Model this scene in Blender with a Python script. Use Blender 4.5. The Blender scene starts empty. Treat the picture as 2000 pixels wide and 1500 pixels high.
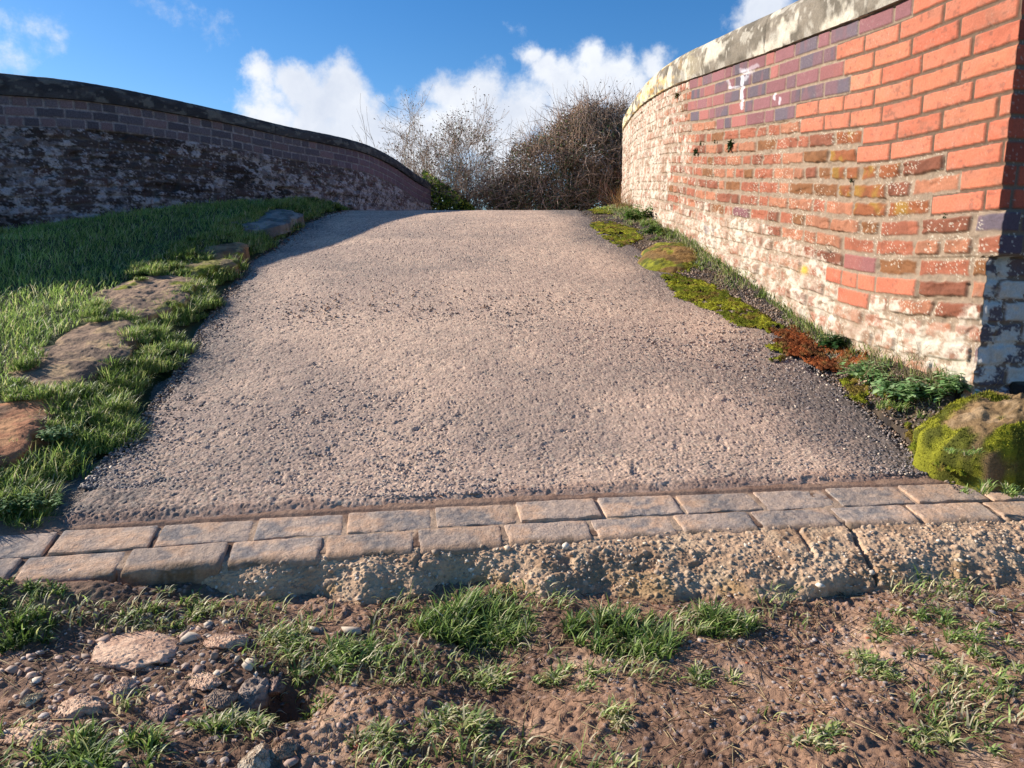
import bpy, math, random
import numpy as np
from mathutils import Vector

# ------------------------------------------------------------------ camera, sky, sun, exposure
H = 0.80                      # eye height above the trodden earth
PITCH = 9.0
FPX = 1388.0                  # focal length in pixels of the 2000 px wide photograph
scene = bpy.context.scene
cam_d = bpy.data.cameras.new("camera"); cam = bpy.data.objects.new("camera", cam_d)
scene.collection.objects.link(cam); scene.camera = cam
cam.location = (0, 0, H); cam.rotation_euler = (math.radians(90-PITCH), 0, 0)
cam_d.sensor_width = 36; cam_d.lens = 36*FPX/2000; cam_d.clip_start = 0.05; cam_d.clip_end = 3000
scene.render.resolution_x = 1024; scene.render.resolution_y = 768
scene.view_settings.view_transform = 'Standard'; scene.view_settings.look = 'None'
scene.view_settings.exposure = 0.69; scene.view_settings.gamma = 1
SUN_EL, SUN_AHEAD = 28.0, 19.0     # elevation; degrees ahead of due left
SUN_STRENGTH, SKY_STRENGTH = 5.0, 0.088
sd = np.array([-math.cos(math.radians(SUN_AHEAD))*math.cos(math.radians(SUN_EL)),
               math.sin(math.radians(SUN_AHEAD))*math.cos(math.radians(SUN_EL)), math.sin(math.radians(SUN_EL))])
sl = bpy.data.lights.new("sun", 'SUN'); sl.energy = SUN_STRENGTH; sl.angle = math.radians(0.5); sl.color = (1.0, 0.925, 0.82)
so = bpy.data.objects.new("sun", sl); scene.collection.objects.link(so)
so.rotation_euler = Vector(tuple(sd)).to_track_quat('Z', 'Y').to_euler()

cth, sth = math.cos(math.radians(PITCH)), math.sin(math.radians(PITCH))
def P(px, py, D):             # pixel of the photograph + depth -> world point
    X = (px-1000)/FPX*D; Y = (750-py)/FPX*D
    return np.array([X, D*cth+Y*sth, H+Y*cth-D*sth])
def proj(p):
    p = np.asarray(p, float); x = p[..., 0]; y = p[..., 1]; z = p[..., 2]-H
    D = y*cth-z*sth; Y = y*sth+z*cth
    return 1000+x/D*FPX, 750-Y/D*FPX, D
def build_world():
    w = bpy.data.worlds.new("World"); scene.world = w; w.use_nodes = True
    nt = w.node_tree; N = nt.nodes; L = nt.links; N.clear()
    out = N.new('ShaderNodeOutputWorld'); bg = N.new('ShaderNodeBackground'); L.new(bg.outputs[0], out.inputs[0])
    sky = N.new('ShaderNodeTexSky'); sky.sky_type = 'NISHITA'; sky.sun_disc = False
    sky.sun_elevation = math.radians(SUN_EL); sky.sun_rotation = math.atan2(sd[0], sd[1])
    sky.air_density = 1.0; sky.dust_density = 0.25; sky.ozone_density = 2.6; sky.altitude = 200
    hs = N.new('ShaderNodeHueSaturation'); hs.inputs['Hue'].default_value = 0.506; hs.inputs['Saturation'].default_value = 1.36; hs.inputs['Value'].default_value = 1.06
    L.new(sky.outputs[0], hs.inputs['Color'])
    tc = N.new('ShaderNodeTexCoord')
    def noise(scale, detail, rough, vec, dist=0):
        n = N.new('ShaderNodeTexNoise'); n.inputs['Scale'].default_value = scale; n.inputs['Detail'].default_value = detail
        n.inputs['Roughness'].default_value = rough; n.inputs['Distortion'].default_value = dist; L.new(vec, n.inputs['Vector']); return n
    def math_(op, a, b=None, c=None):
        m = N.new('ShaderNodeMath'); m.operation = op
        for i, v in enumerate((a, b, c)):
            if v is None: continue
            if isinstance(v, (int, float)): m.inputs[i].default_value = v
            else: L.new(v, m.inputs[i])
        return m.outputs[0]
    # direction bent by two sizes of noise, so cloud outlines billow
    n1 = noise(7, 6, .62, tc.outputs['Generated'])
    sub = N.new('ShaderNodeVectorMath'); sub.operation = 'SUBTRACT'; L.new(n1.outputs['Color'], sub.inputs[0]); sub.inputs[1].default_value = (.5, .5, .5)
    sc = N.new('ShaderNodeVectorMath'); sc.operation = 'SCALE'; L.new(sub.outputs[0], sc.inputs[0]); sc.inputs['Scale'].default_value = 0.10
    ad = N.new('ShaderNodeVectorMath'); ad.operation = 'ADD'; L.new(tc.outputs['Generated'], ad.inputs[0]); L.new(sc.outputs[0], ad.inputs[1])
    blobs = [(505,150,40,.9),(520,235,62,1),(575,175,50,1),(600,235,85,1),(665,200,70,1),(700,250,80,1),(650,300,120,1),(760,275,60,1),(545,300,100,1),
             (870,175,52,.9),(905,205,66,1),(945,200,60,1),(850,260,85,1),(780,300,90,1),(985,260,80,1),(930,270,85,1),(800,330,80,.9),
             (1020,95,34,.9),(1050,130,45,1),(1085,165,58,1),(1165,108,46,1),(1160,165,80,1),(1212,138,50,1),(1120,230,90,1),(1235,190,60,1),(1290,150,42,.8),(1035,215,70,.8),(1320,230,70,.9),(1000,330,90,.9),
             (1465,22,38,.9),(1500,15,45,.8),(85,62,34,.17),(140,68,30,.15),(5,45,26,.17),(370,18,34,.18),(425,38,28,.17),(330,5,30,.15),(18,132,38,.17),(-60,150,50,.35),(1000,45,22,.3),
             (2300,200,200,1),(2600,-50,160,1),(-700,150,160,1),(-1100,0,240,1),(2900,300,260,1)]
    cur = None
    for bx, by, r, k in blobs:
        p = P(bx, by, 1)-np.array([0, 0, H]); ln = np.linalg.norm(p); p = p/ln
        rr = r/FPX/ln*1.25
        d = N.new('ShaderNodeVectorMath'); d.operation = 'DISTANCE'; L.new(ad.outputs[0], d.inputs[0]); d.inputs[1].default_value = tuple(p)
        v = math_('MULTIPLY_ADD', d.outputs['Value'], -k/rr, k)
        cur = v if cur is None else math_('SMOOTH_MAX', cur, v, 0.12)
    n2 = noise(16, 9, .66, tc.outputs['Generated'])
    dens = math_('ADD', cur, math_('MULTIPLY_ADD', n2.outputs['Fac'], 1.5, -.78))
    mr = N.new('ShaderNodeMapRange'); mr.interpolation_type = 'SMOOTHSTEP'; L.new(dens, mr.inputs['Value'])
    mr.inputs['From Min'].default_value = 0.0; mr.inputs['From Max'].default_value = 0.62
    # soft grey bodies inside the white
    off = N.new('ShaderNodeVectorMath'); off.operation = 'ADD'; L.new(ad.outputs[0], off.inputs[0]); off.inputs[1].default_value = (-.03, 0, .035)
    n3 = noise(9, 5, .55, off.outputs[0])
    cr = N.new('ShaderNodeValToRGB'); L.new(n3.outputs['Fac'], cr.inputs[0])
    cr.color_ramp.elements[0].position = .3; cr.color_ramp.elements[0].color = (4.7, 5.2, 6.2, 1)
    cr.color_ramp.elements[1].position = .62; cr.color_ramp.elements[1].color = (6.7, 6.95, 7.4, 1)
    mx = N.new('ShaderNodeMix'); mx.data_type = 'RGBA'; L.new(mr.outputs[0], mx.inputs['Factor']); L.new(hs.outputs[0], mx.inputs['A']); L.new(cr.outputs[0], mx.inputs['B'])
    L.new(mx.outputs['Result'], bg.inputs['Color']); bg.inputs['Strength'].default_value = SKY_STRENGTH
build_world()

# ------------------------------------------------------------------ numeric helpers
rng = np.random.default_rng(7); random.seed(7)
def lin(r, g, b):
    c = np.array([r, g, b], float)/255
    return np.where(c <= .04045, c/12.92, ((c+.055)/1.055)**2.4)
def hsh(i, j, s=0):
    n = (i.astype(np.int64)*374761393 + j.astype(np.int64)*668265263 + int(s)*1274126177) & 0xffffffff
    n = ((n ^ (n >> 13))*1274126177) & 0xffffffff
    return ((n ^ (n >> 16)) & 0xffffff)/float(0xffffff)
def vn(x, y, s=0):
    x = np.asarray(x, float); y = np.asarray(y, float)
    i = np.floor(x); j = np.floor(y); fx = x-i; fy = y-j; fx = fx*fx*(3-2*fx); fy = fy*fy*(3-2*fy)
    a = hsh(i, j, s); b = hsh(i+1, j, s); c = hsh(i, j+1, s); d = hsh(i+1, j+1, s)
    return (a*(1-fx)+b*fx)*(1-fy)+(c*(1-fx)+d*fx)*fy
def fbm(x, y, o=4, s=0, g=.5):
    t = 0; a = 1; n = 0
    for k in range(o):
        t = t+a*vn(x*2**k+k*13.7, y*2**k-k*7.3, s+k); n += a; a *= g
    return t/n
def worley(x, y, s=0, jit=.9):
    i = np.floor(x); j = np.floor(y); f1 = np.full(x.shape, 9.); f2 = f1.copy(); idv = np.zeros(x.shape); ox = np.zeros(x.shape); oy = np.zeros(x.shape)
    for a in (-1, 0, 1):
        for b in (-1, 0, 1):
            cx = i+a+.5+(hsh(i+a, j+b, s)-.5)*jit; cy = j+b+.5+(hsh(i+a, j+b, s+1)-.5)*jit
            d = np.hypot(x-cx, y-cy); near = d < f1
            f2 = np.where(near, f1, np.minimum(f2, d)); idv = np.where(near, hsh(i+a, j+b, s+2), idv)
            ox = np.where(near, x-cx, ox); oy = np.where(near, y-cy, oy); f1 = np.where(near, d, f1)
    return f1, f2, idv, ox, oy
def ss(x, a, b):
    t = np.clip((x-a)/(b-a), 0, 1); return t*t*(3-2*t)
def mixc(a, b, t): return a*(1-t[..., None])+b*t[..., None]
def inpoly(x, y, poly):
    r = np.zeros(np.shape(x), bool); n = len(poly)
    for k in range(n):
        x1, y1 = poly[k]; x2, y2 = poly[(k+1) % n]
        if y1 == y2: continue
        c = ((y1 > y) != (y2 > y)) & (x < (x2-x1)*(y-y1)/(y2-y1)+x1); r ^= c
    return r
def smooth_interp(t, ts, vs):          # monotone-ish cubic through knots
    ts = np.asarray(ts, float); vs = np.asarray(vs, float); t = np.clip(t, ts[0], ts[-1])
    m = np.gradient(vs, ts); k = np.clip(np.searchsorted(ts, t)-1, 0, len(ts)-2)
    h = ts[k+1]-ts[k]; u = (t-ts[k])/h
    return (2*u**3-3*u**2+1)*vs[k]+(u**3-2*u**2+u)*h*m[k]+(-2*u**3+3*u**2)*vs[k+1]+(u**3-u**2)*h*m[k+1]

# ------------------------------------------------------------------ object helpers
def make_obj(name, V, F, mat, col=None, parent=None, smooth=True, loc=(0, 0, 0), link=True):
    V = np.asarray(V, float)-np.asarray(loc, float)
    if parent is not None: V = V-np.array(parent.matrix_basis.translation)
    me = bpy.data.meshes.new(name); me.vertices.add(len(V)); me.vertices.foreach_set('co', V.astype(np.float32).ravel())
    if not isinstance(F, list): F = [F]
    F = [f for f in F if len(f)]
    nl = sum(f.size for f in F); nf = sum(len(f) for f in F)
    me.loops.add(nl); me.polygons.add(nf)
    me.loops.foreach_set('vertex_index', np.concatenate([f.ravel() for f in F]).astype(np.int32))
    sizes = np.concatenate([np.full(len(f), f.shape[1]) for f in F]); st = np.concatenate([[0], np.cumsum(sizes)[:-1]])
    me.polygons.foreach_set('loop_start', st.astype(np.int32))
    me.update(calc_edges=True); me.validate()
    if smooth: me.polygons.foreach_set('use_smooth', np.ones(len(me.polygons), bool))
    if col is not None:
        ca = me.color_attributes.new('Col', 'FLOAT_COLOR', 'POINT'); c4 = np.ones((len(V), 4), np.float32); c4[:, :3] = np.clip(col, 0, 1); ca.data.foreach_set('color', c4.ravel())
    me.materials.append(mat); o = bpy.data.objects.new(name, me); o.location = loc if parent is None else (0, 0, 0)
    scene.collection.objects.link(o)
    if parent is not None: o.parent = parent
    return o
def thing(name, label, cat, loc, group=None):
    o = bpy.data.objects.new(name, None); scene.collection.objects.link(o); o.location = tuple(float(v) for v in loc); o.empty_display_size = .1
    o['label'] = label; o['category'] = cat
    if group: o['group'] = group
    return o
def tag(o, label, cat, group=None, kind=None):
    o['label'] = label; o['category'] = cat
    if group: o['group'] = group
    if kind: o['kind'] = kind
    return o
def gridF(nr, nc, mask=None):
    a = (np.arange(nr-1)[:, None]*nc+np.arange(nc-1)[None, :])
    q = np.stack([a, a+1, a+1+nc, a+nc], -1)
    if mask is not None: q = q[mask]
    return q.reshape(-1, 4)
def compact(V, F, C):
    used = np.unique(F); m = np.full(len(V), -1); m[used] = np.arange(len(used)); return V[used], m[F], (C[used] if C is not None else None)
def merge(parts):
    V = []; F = []; C = []; o = 0
    for v, f, c in parts: V.append(v); F.append(f+o); C.append(c); o += len(v)
    return np.concatenate(V), F, np.concatenate(C)

# ------------------------------------------------------------------ materials
def mat_attr(name, rough=.9, nscale=220, namt=.25, bscale=300, bdist=.0015, b2scale=60, b2dist=0, spec=.25, transl=0):
    m = bpy.data.materials.new(name); m.use_nodes = True; nt = m.node_tree; N = nt.nodes; L = nt.links
    b = N['Principled BSDF']; b.inputs['Roughness'].default_value = rough; b.inputs['Specular IOR Level'].default_value = spec
    at = N.new('ShaderNodeAttribute'); at.attribute_name = 'Col'
    tc = N.new('ShaderNodeTexCoord')
    n = N.new('ShaderNodeTexNoise'); n.inputs['Scale'].default_value = nscale; n.inputs['Detail'].default_value = 4; n.inputs['Roughness'].default_value = .65
    L.new(tc.outputs['Object'], n.inputs['Vector'])
    mr = N.new('ShaderNodeMapRange'); mr.inputs['From Min'].default_value = .3; mr.inputs['From Max'].default_value = .7
    mr.inputs['To Min'].default_value = 1-namt; mr.inputs['To Max'].default_value = 1+namt; L.new(n.outputs['Fac'], mr.inputs['Value'])
    vm = N.new('ShaderNodeVectorMath'); vm.operation = 'SCALE'; L.new(at.outputs['Color'], vm.inputs[0]); L.new(mr.outputs[0], vm.inputs['Scale'])
    L.new(vm.outputs[0], b.inputs['Base Color'])
    if bdist:
        n2 = N.new('ShaderNodeTexNoise'); n2.inputs['Scale'].default_value = bscale; n2.inputs['Detail'].default_value = 5; n2.inputs['Roughness'].default_value = .7
        L.new(tc.outputs['Object'], n2.inputs['Vector'])
        bp = N.new('ShaderNodeBump'); bp.inputs['Distance'].default_value = bdist; bp.inputs['Strength'].default_value = 1; L.new(n2.outputs['Fac'], bp.inputs['Height'])
        if b2dist:
            n3 = N.new('ShaderNodeTexNoise'); n3.inputs['Scale'].default_value = b2scale; n3.inputs['Detail'].default_value = 4; L.new(tc.outputs['Object'], n3.inputs['Vector'])
            bp2 = N.new('ShaderNodeBump'); bp2.inputs['Distance'].default_value = b2dist; L.new(n3.outputs['Fac'], bp2.inputs['Height']); L.new(bp2.outputs[0], bp.inputs['Normal'])
        L.new(bp.outputs[0], b.inputs['Normal'])
    if transl:
        tr = N.new('ShaderNodeBsdfTranslucent'); L.new(vm.outputs[0], tr.inputs['Color'])
        ms = N.new('ShaderNodeMixShader'); ms.inputs[0].default_value = transl; out = [x for x in N if x.type == 'OUTPUT_MATERIAL'][0]
        L.new(b.outputs[0], ms.inputs[1]); L.new(tr.outputs[0], ms.inputs[2]); L.new(ms.outputs[0], out.inputs[0])
    return m
M_brick = mat_attr('brick', .85, 140, .14, 260, .0012, 40, .0012)
M_old = mat_attr('old_brick', .95, 90, .3, 120, .004, 30, .004)
M_stone = mat_attr('sandstone', .95, 120, .22, 180, .003, 28, .004)
M_road = mat_attr('tarmac_chippings', .85, 200, .28, 320, .0022, spec=.3)
M_dirt = mat_attr('earth', .9, 90, .22, 170, .004, 45, .005, spec=.3)
M_conc = mat_attr('concrete', .95, 130, .2, 160, .003, 50, .004)
M_grass = mat_attr('grass', .5, 30, .18, bdist=0, spec=.45, transl=.42)
M_leaf = mat_attr('leaf', .55, 60, .2, bdist=0, spec=.35, transl=.35)
M_dry = mat_attr('dry_stem', .8, 60, .2, bdist=0, spec=.2)
M_moss = mat_attr('moss', 1, 160, .35, 260, .005, spec=.1)
M_peb = mat_attr('pebble', .7, 120, .12, 200, .0006, spec=.4)

# ------------------------------------------------------------------ the ramp profile and the plan of everything
_ry = [0.5, 1.5, 1.75, 2.1, 2.66, 3.63, 4.74, 5.5, 6.2, 6.8, 7.3, 7.7, 8.0, 8.4, 9.2, 10.2, 12, 14, 17]
_rz = [-.86, -.70, -.65, -.575, -.435, -.195, .08, .265, .425, .525, .588, .633, .661, .689, .715, .70, .58, .35, -.1]
def R(y): return H+smooth_interp(np.asarray(y, float), _ry, _rz)
def hit(px, py, zf=None, lift=0.):      # first point of the pixel's ray that meets the surface
    D = np.linspace(1.0, 14, 5200); p = P(px, py, 1)-np.array([0, 0, H]); pts = D[:, None]*p[None, :]+np.array([0, 0, H])
    zs = (R(pts[:, 1]) if zf is None else zf(pts[:, 0], pts[:, 1]))+lift
    k = np.argmax(pts[:, 2] < zs) if np.any(pts[:, 2] < zs) else int(np.argmin(pts[:, 2]-zs))
    return pts[k]
Ledge = np.array([hit(*q)[:2] for q in [(120,1020),(190,930),(250,860),(330,745),(385,650),(430,580),(490,510),(545,470),(610,430),(655,413.5)]])
Redge = np.array([hit(*q)[:2] for q in [(1905,950),(1800,868),(1715,800),(1640,735),(1545,660),(1470,610),(1370,555),(1285,505),(1215,465),(1165,430),(1140,414)]])
def lx(y): return np.interp(y, np.r_[0.5, Ledge[:, 1], 12], np.r_[Ledge[0, 0]-.1, Ledge[:, 0], Ledge[-1, 0]-.1])
def rx(y): return np.interp(y, np.r_[0.5, Redge[:, 1], 12], np.r_[Redge[0, 0]+.15, Redge[:, 0], Redge[-1, 0]+.1])
def path_from(samples, extra0=(), extra1=()):
    pts = [P(a, b, d)[:2] for a, b, d in samples]; pts = np.array(list(extra0)+pts+list(extra1), float)
    t = np.r_[0, np.cumsum(np.hypot(*np.diff(pts, axis=0).T))]; tt = np.linspace(0, t[-1], 900)
    xs = smooth_interp(tt, t, pts[:, 0]); ys = smooth_interp(tt, t, pts[:, 1])
    u = np.r_[0, np.cumsum(np.hypot(np.diff(xs), np.diff(ys)))]
    return u, xs, ys
RW = path_from([(1957,400,2.24),(1800,400,2.55),(1700,400,2.83),(1600,380,3.22),(1500,350,3.72),(1400,320,4.38),(1355,310,4.85),(1302,300,5.6),(1272,300,6.25),(1247,300,7.05),(1228,300,7.9),(1217,300,8.7)], extra1=[(1.62,9.9),(1.95,11.),(2.5,12.2)])
LW = path_from([(0,300,5.4),(200,300,6.0),(400,300,6.75),(600,330,7.7),(700,340,8.4),(780,360,9.3),(832,380,10.3)], extra0=[(-7.0,2.9),(-5.4,4.0),(-4.55,4.75)], extra1=[(-1.3,11.5),(-1.6,12.6)])
def zline(path, curve):       # height of an outline seen in the photo, along a wall's plan
    u, xs, ys = path; zz = np.linspace(-.3, 3.2, 1400); cx, cy = zip(*curve); out = np.full(len(u), np.nan)
    for k in range(len(u)):
        px, py, D = proj(np.stack([np.full(1400, xs[k]), np.full(1400, ys[k]), zz], -1))
        t = np.interp(px, cx, cy, left=np.nan, right=np.nan); e = py-t
        if np.all(np.isnan(e)): continue
        e2 = np.where(np.isnan(e), 1e9, np.abs(e)); j = int(np.argmin(e2))
        if e2[j] < 3: out[k] = zz[j]
    return out
def fill(u, z, lo, hi, knots):         # keep the good stretch [lo,hi] of u, smooth it through knots and end values
    ok = ~np.isnan(z) & (u >= lo) & (u <= hi); ku = np.linspace(lo, hi, knots); kz = np.interp(ku, u[ok], z[ok]); return ku, kz
uR = RW[0]; uL = LW[0]
def u_at(path, px, py=300):
    q, _, D = proj(np.stack([path[1], path[2], np.full(len(path[0]), 1.2)], -1)); k = np.argmin(np.abs(q-px)+np.where(D < 0, 1e5, 0)); return path[0][k]
rb = zline(RW, [(1217,258),(1228,236),(1244,216),(1260,203),(1276,190),(1308,171),(1348,154),(1400,138),(1480,110),(1560,80),(1680,36),(1760,4)])
rbase = zline(RW, [(1210,388),(1240,405),(1276,428),(1330,452),(1380,476),(1460,535),(1532,583),(1600,632),(1700,678),(1800,722),(1945,752)])
ku, kz = fill(uR, rb, u_at(RW, 1745), u_at(RW, 1228), 9)
RTOP = lambda u: smooth_interp(u, np.r_[0, ku, ku[-1]+1.5, 13], np.r_[.985+H if False else kz[0]-.008, kz, kz[-1]+.02, kz[-1]-.25])
ku2, kz2 = fill(uR, rbase, 0.02, u_at(RW, 1235), 10)
RBASE = lambda u: smooth_interp(u, np.r_[ku2, ku2[-1]+2, 13], np.r_[kz2, kz2[-1]+.08, kz2[-1]])
lb = zline(LW, [(-60,180),(0,185),(122,192),(224,205),(315,218),(420,236),(525,261),(630,281),(700,293),(772,328),(807,352),(835,372)])
lbase = zline(LW, [(-60,470),(0,462),(150,440),(300,415),(450,403),(640,398),(760,401),(835,405)])
lc0, lc1 = u_at(LW, 5), u_at(LW, 815)
ku3, kz3 = fill(uL, lb, lc0, lc1, 9)
LTOP = lambda u: smooth_interp(u, np.r_[0, lc0*.6, ku3, ku3[-1]+1.6, uL[-1]], np.r_[kz3[0]-.45, kz3[0]-.13, kz3, kz3[-1]-.03, kz3[-1]-.2])
ku4, kz4 = fill(uL, lbase, lc0, lc1, 8)
LBASE = lambda u: smooth_interp(u, np.r_[0, ku4, uL[-1]], np.r_[kz4[0]-.4, kz4, kz4[-1]])
print('RTOP', RTOP(np.array([0,1,2,3,4,5,6.]))-H, 'RBASE', RBASE(np.array([0,1,2,3,4,5,6.]))-H)
print('LTOP', LTOP(np.linspace(lc0, lc1, 7))-H, 'LBASE', LBASE(np.linspace(lc0, lc1, 7))-H)
print('Ledge', Ledge.round(2).tolist(), 'Redge', Redge.round(2).tolist())
def wx(y): return np.interp(y, RW[2], RW[1])
def wxbase(y): return RBASE(np.interp(y, RW[2], RW[0]))
def lwx(y): return np.interp(y, LW[2], LW[1])
def lwbase(y): return LBASE(np.interp(y, LW[2], LW[0]))
def ye(x): return 1.788+.153*x-.028*x*x          # centre line of the brick edging, in plan
def ez(x): return H-.652+.006*x

def road_z(x, y):           # the ramp's own surface, eased on to the brick edging
    nr = ye(x)+.125; return R(y)+(ez(x)+.026-R(nr))*(1-ss(y, nr, nr+1.3))
DZ = .055
def dirt_z(x, y):
    big = (fbm(x*2.3, y*2.3, 3, 11)-.5)*.06; mid = (fbm(x*9, y*9, 3, 12)-.5)*.022; sm = (np.abs(fbm(x*34, y*34, 4, 13)-.5)*-2+.25)*.008
    lipl = .080*ss(-x, .66, 1.05)*ss(y, ye(x)-.36, ye(x)-.10)
    rut = -.03*np.exp(-((x+.02+.2*(y-1.2))/.10)**2)*ss(y, 1.05, 1.25)*(1-ss(y, 1.5, 1.6))
    hole = -.11*np.exp(-(((x+.42)/.07)**2+((y-1.17)/.055)**2))
    tilt = .03*ss(-x, .2, 1.2)
    f1, f2, idv, _, _ = worley(x*42, y*42, 15); g1, g2, idg, _, _ = worley(x*95, y*95, 18); m_ = ss(fbm(x*5, y*5, 3, 17), .34, .58); clod = (idv > .75)*ss(f2-f1, .05, .4)*.005*m_+(.2+.8*m_)*(idg*.0035*ss(g2-g1, 0, .25)+(fbm(x*140, y*140, 2, 19)-.5)*.007)
    return DZ-.012+lipl+big+mid+sm+rut+hole+tilt+clod
def G(x, y):
    r = R(y); L_ = lx(y); R_ = rx(y); w = wx(y); wl = lwx(y)
    kerb = L_-.42
    zl = r-.015+.085*ss(-x, -L_+.02, -L_+.35)
    bank = r+.078+.09*np.clip((kerb-x)/1.2, 0, 1)
    tw = np.clip((kerb-x)/np.maximum(kerb-wl, .2), 0, 1)
    base = np.where(y < 4.6, r+.15, lwbase(y))
    bank = bank*(1-tw**2)+base*tw**2
    zl = np.where(x < kerb, bank, zl)
    tv = np.clip((x-R_)/np.maximum(w-R_, .08), 0, 1)
    zr = r-.012+(wxbase(np.maximum(y, 2.25))-r)*tv**1.3
    zr = np.where(y < 2.25, r-.02+.17*ss(x, R_, R_+.5), zr)
    z = np.where(x < L_, zl, np.where(x > R_, zr, road_z(x, y)-.035))
    t = ss(y, ye(x)-.16, ye(x)-.02)
    tl = ss(y+.25*fbm(x*4, y*4, 2, 3), 1.45, 1.85)
    t = np.where(x < -1.25, tl, t)
    z = z+(fbm(x*3, y*3, 3, 21)-.5)*.04*((x < L_) | (x > R_))
    out = dirt_z(x, y)*(1-t)+z*t
    inb = ss(x, -1.42, -1.36)*(1-ss(x, 1.66, 1.72)); lim_ = ez(x)-.055+.9*np.maximum(y-ye(x)-.12, 0)
    cap = (y > ye(x)-.13) & (y < ye(x)+.4); return np.where(cap, np.minimum(out, lim_+9*(1-inb)), out)

# ------------------------------------------------------------------ ground: earth in front, verges, wide fields
C_dirt = lin(150, 116, 92); C_dirt2 = lin(116, 88, 70); C_dirt3 = lin(188, 154, 126)
def build_ground():
    # trodden earth close to the camera, fine mesh
    x = np.linspace(-1.75, 2.1, 1080); y = np.linspace(.72, 2.02, 400); X, Y = np.meshgrid(x, y); Z = G(X, Y)
    n = fbm(X*4, Y*4, 4, 31); c = mixc(np.broadcast_to(C_dirt2, X.shape+(3,)), C_dirt, ss(n, .35, .6))
    c = mixc(c, C_dirt3, ss(fbm(X*7, Y*7, 4, 32), .55, .75)*.8); c = mixc(c, lin(84, 62, 48), ss(fbm(X*5, Y*7, 3, 97), .44, .56)*.45); c = c*(.8+.4*fbm(X*60, Y*60, 3, 37)[..., None])
    f1, f2, idv, _, _ = worley(X*110, Y*110, 33); g = (idv > .82)*ss(f1, .42, .3)*ss(fbm(X*4, Y*4, 2, 34), .3, .6)
    c = mixc(c, lin(170, 150, 140), g*.7); Z = Z+g*.003
    V = np.stack([X, Y, Z], -1).reshape(-1, 3)
    o = make_obj('ground', V, gridF(*X.shape), M_dirt, c.reshape(-1, 3)*1.0); o['kind'] = 'structure'
    # verges and bank, coarser
    x = np.r_[np.linspace(-9, -2.6, 200), np.linspace(-2.58, 2.6, 420), np.linspace(2.64, 7, 70)]; y = np.r_[np.linspace(-3, 1.98, 170), np.linspace(2.0, 13, 560)]; X, Y = np.meshgrid(x, y); Z = G(X, Y)-.035*((X > -1.73) & (X < 2.08) & (Y > .74) & (Y < 2.0))
    n = fbm(X*5, Y*5, 4, 35); c = mixc(np.broadcast_to(lin(66, 78, 36), X.shape+(3,)), lin(96, 92, 56), ss(n, .4, .6))
    rgt = X > rx(Y)-.05
    cr = mixc(np.broadcast_to(lin(66, 58, 54), X.shape+(3,)), lin(112, 94, 74), ss(fbm(X*12, Y*12, 3, 36), .4, .65))
    c = np.where(rgt[..., None], cr, c)
    o = make_obj('verge', np.stack([X, Y, Z], -1).reshape(-1, 3), gridF(*X.shape), M_dirt, c.reshape(-1, 3)*.7); o['kind'] = 'structure'
    # fields beyond, out to the horizon
    x = np.concatenate([-np.geomspace(900, 4, 50), np.linspace(-3.8, 3.8, 9), np.geomspace(4, 900, 50)]); X, Y = np.meshgrid(x, x+3)
    Z = np.full(X.shape, -.25)-.0*X; c = mixc(np.broadcast_to(lin(70, 92, 40), X.shape+(3,)), lin(92, 110, 52), fbm(X*.05, Y*.05, 3, 39))
    o = make_obj('field', np.stack([X, Y, Z], -1).reshape(-1, 3), gridF(*X.shape), M_dirt, c.reshape(-1, 3)*.6); o['kind'] = 'structure'
build_ground()

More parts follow.
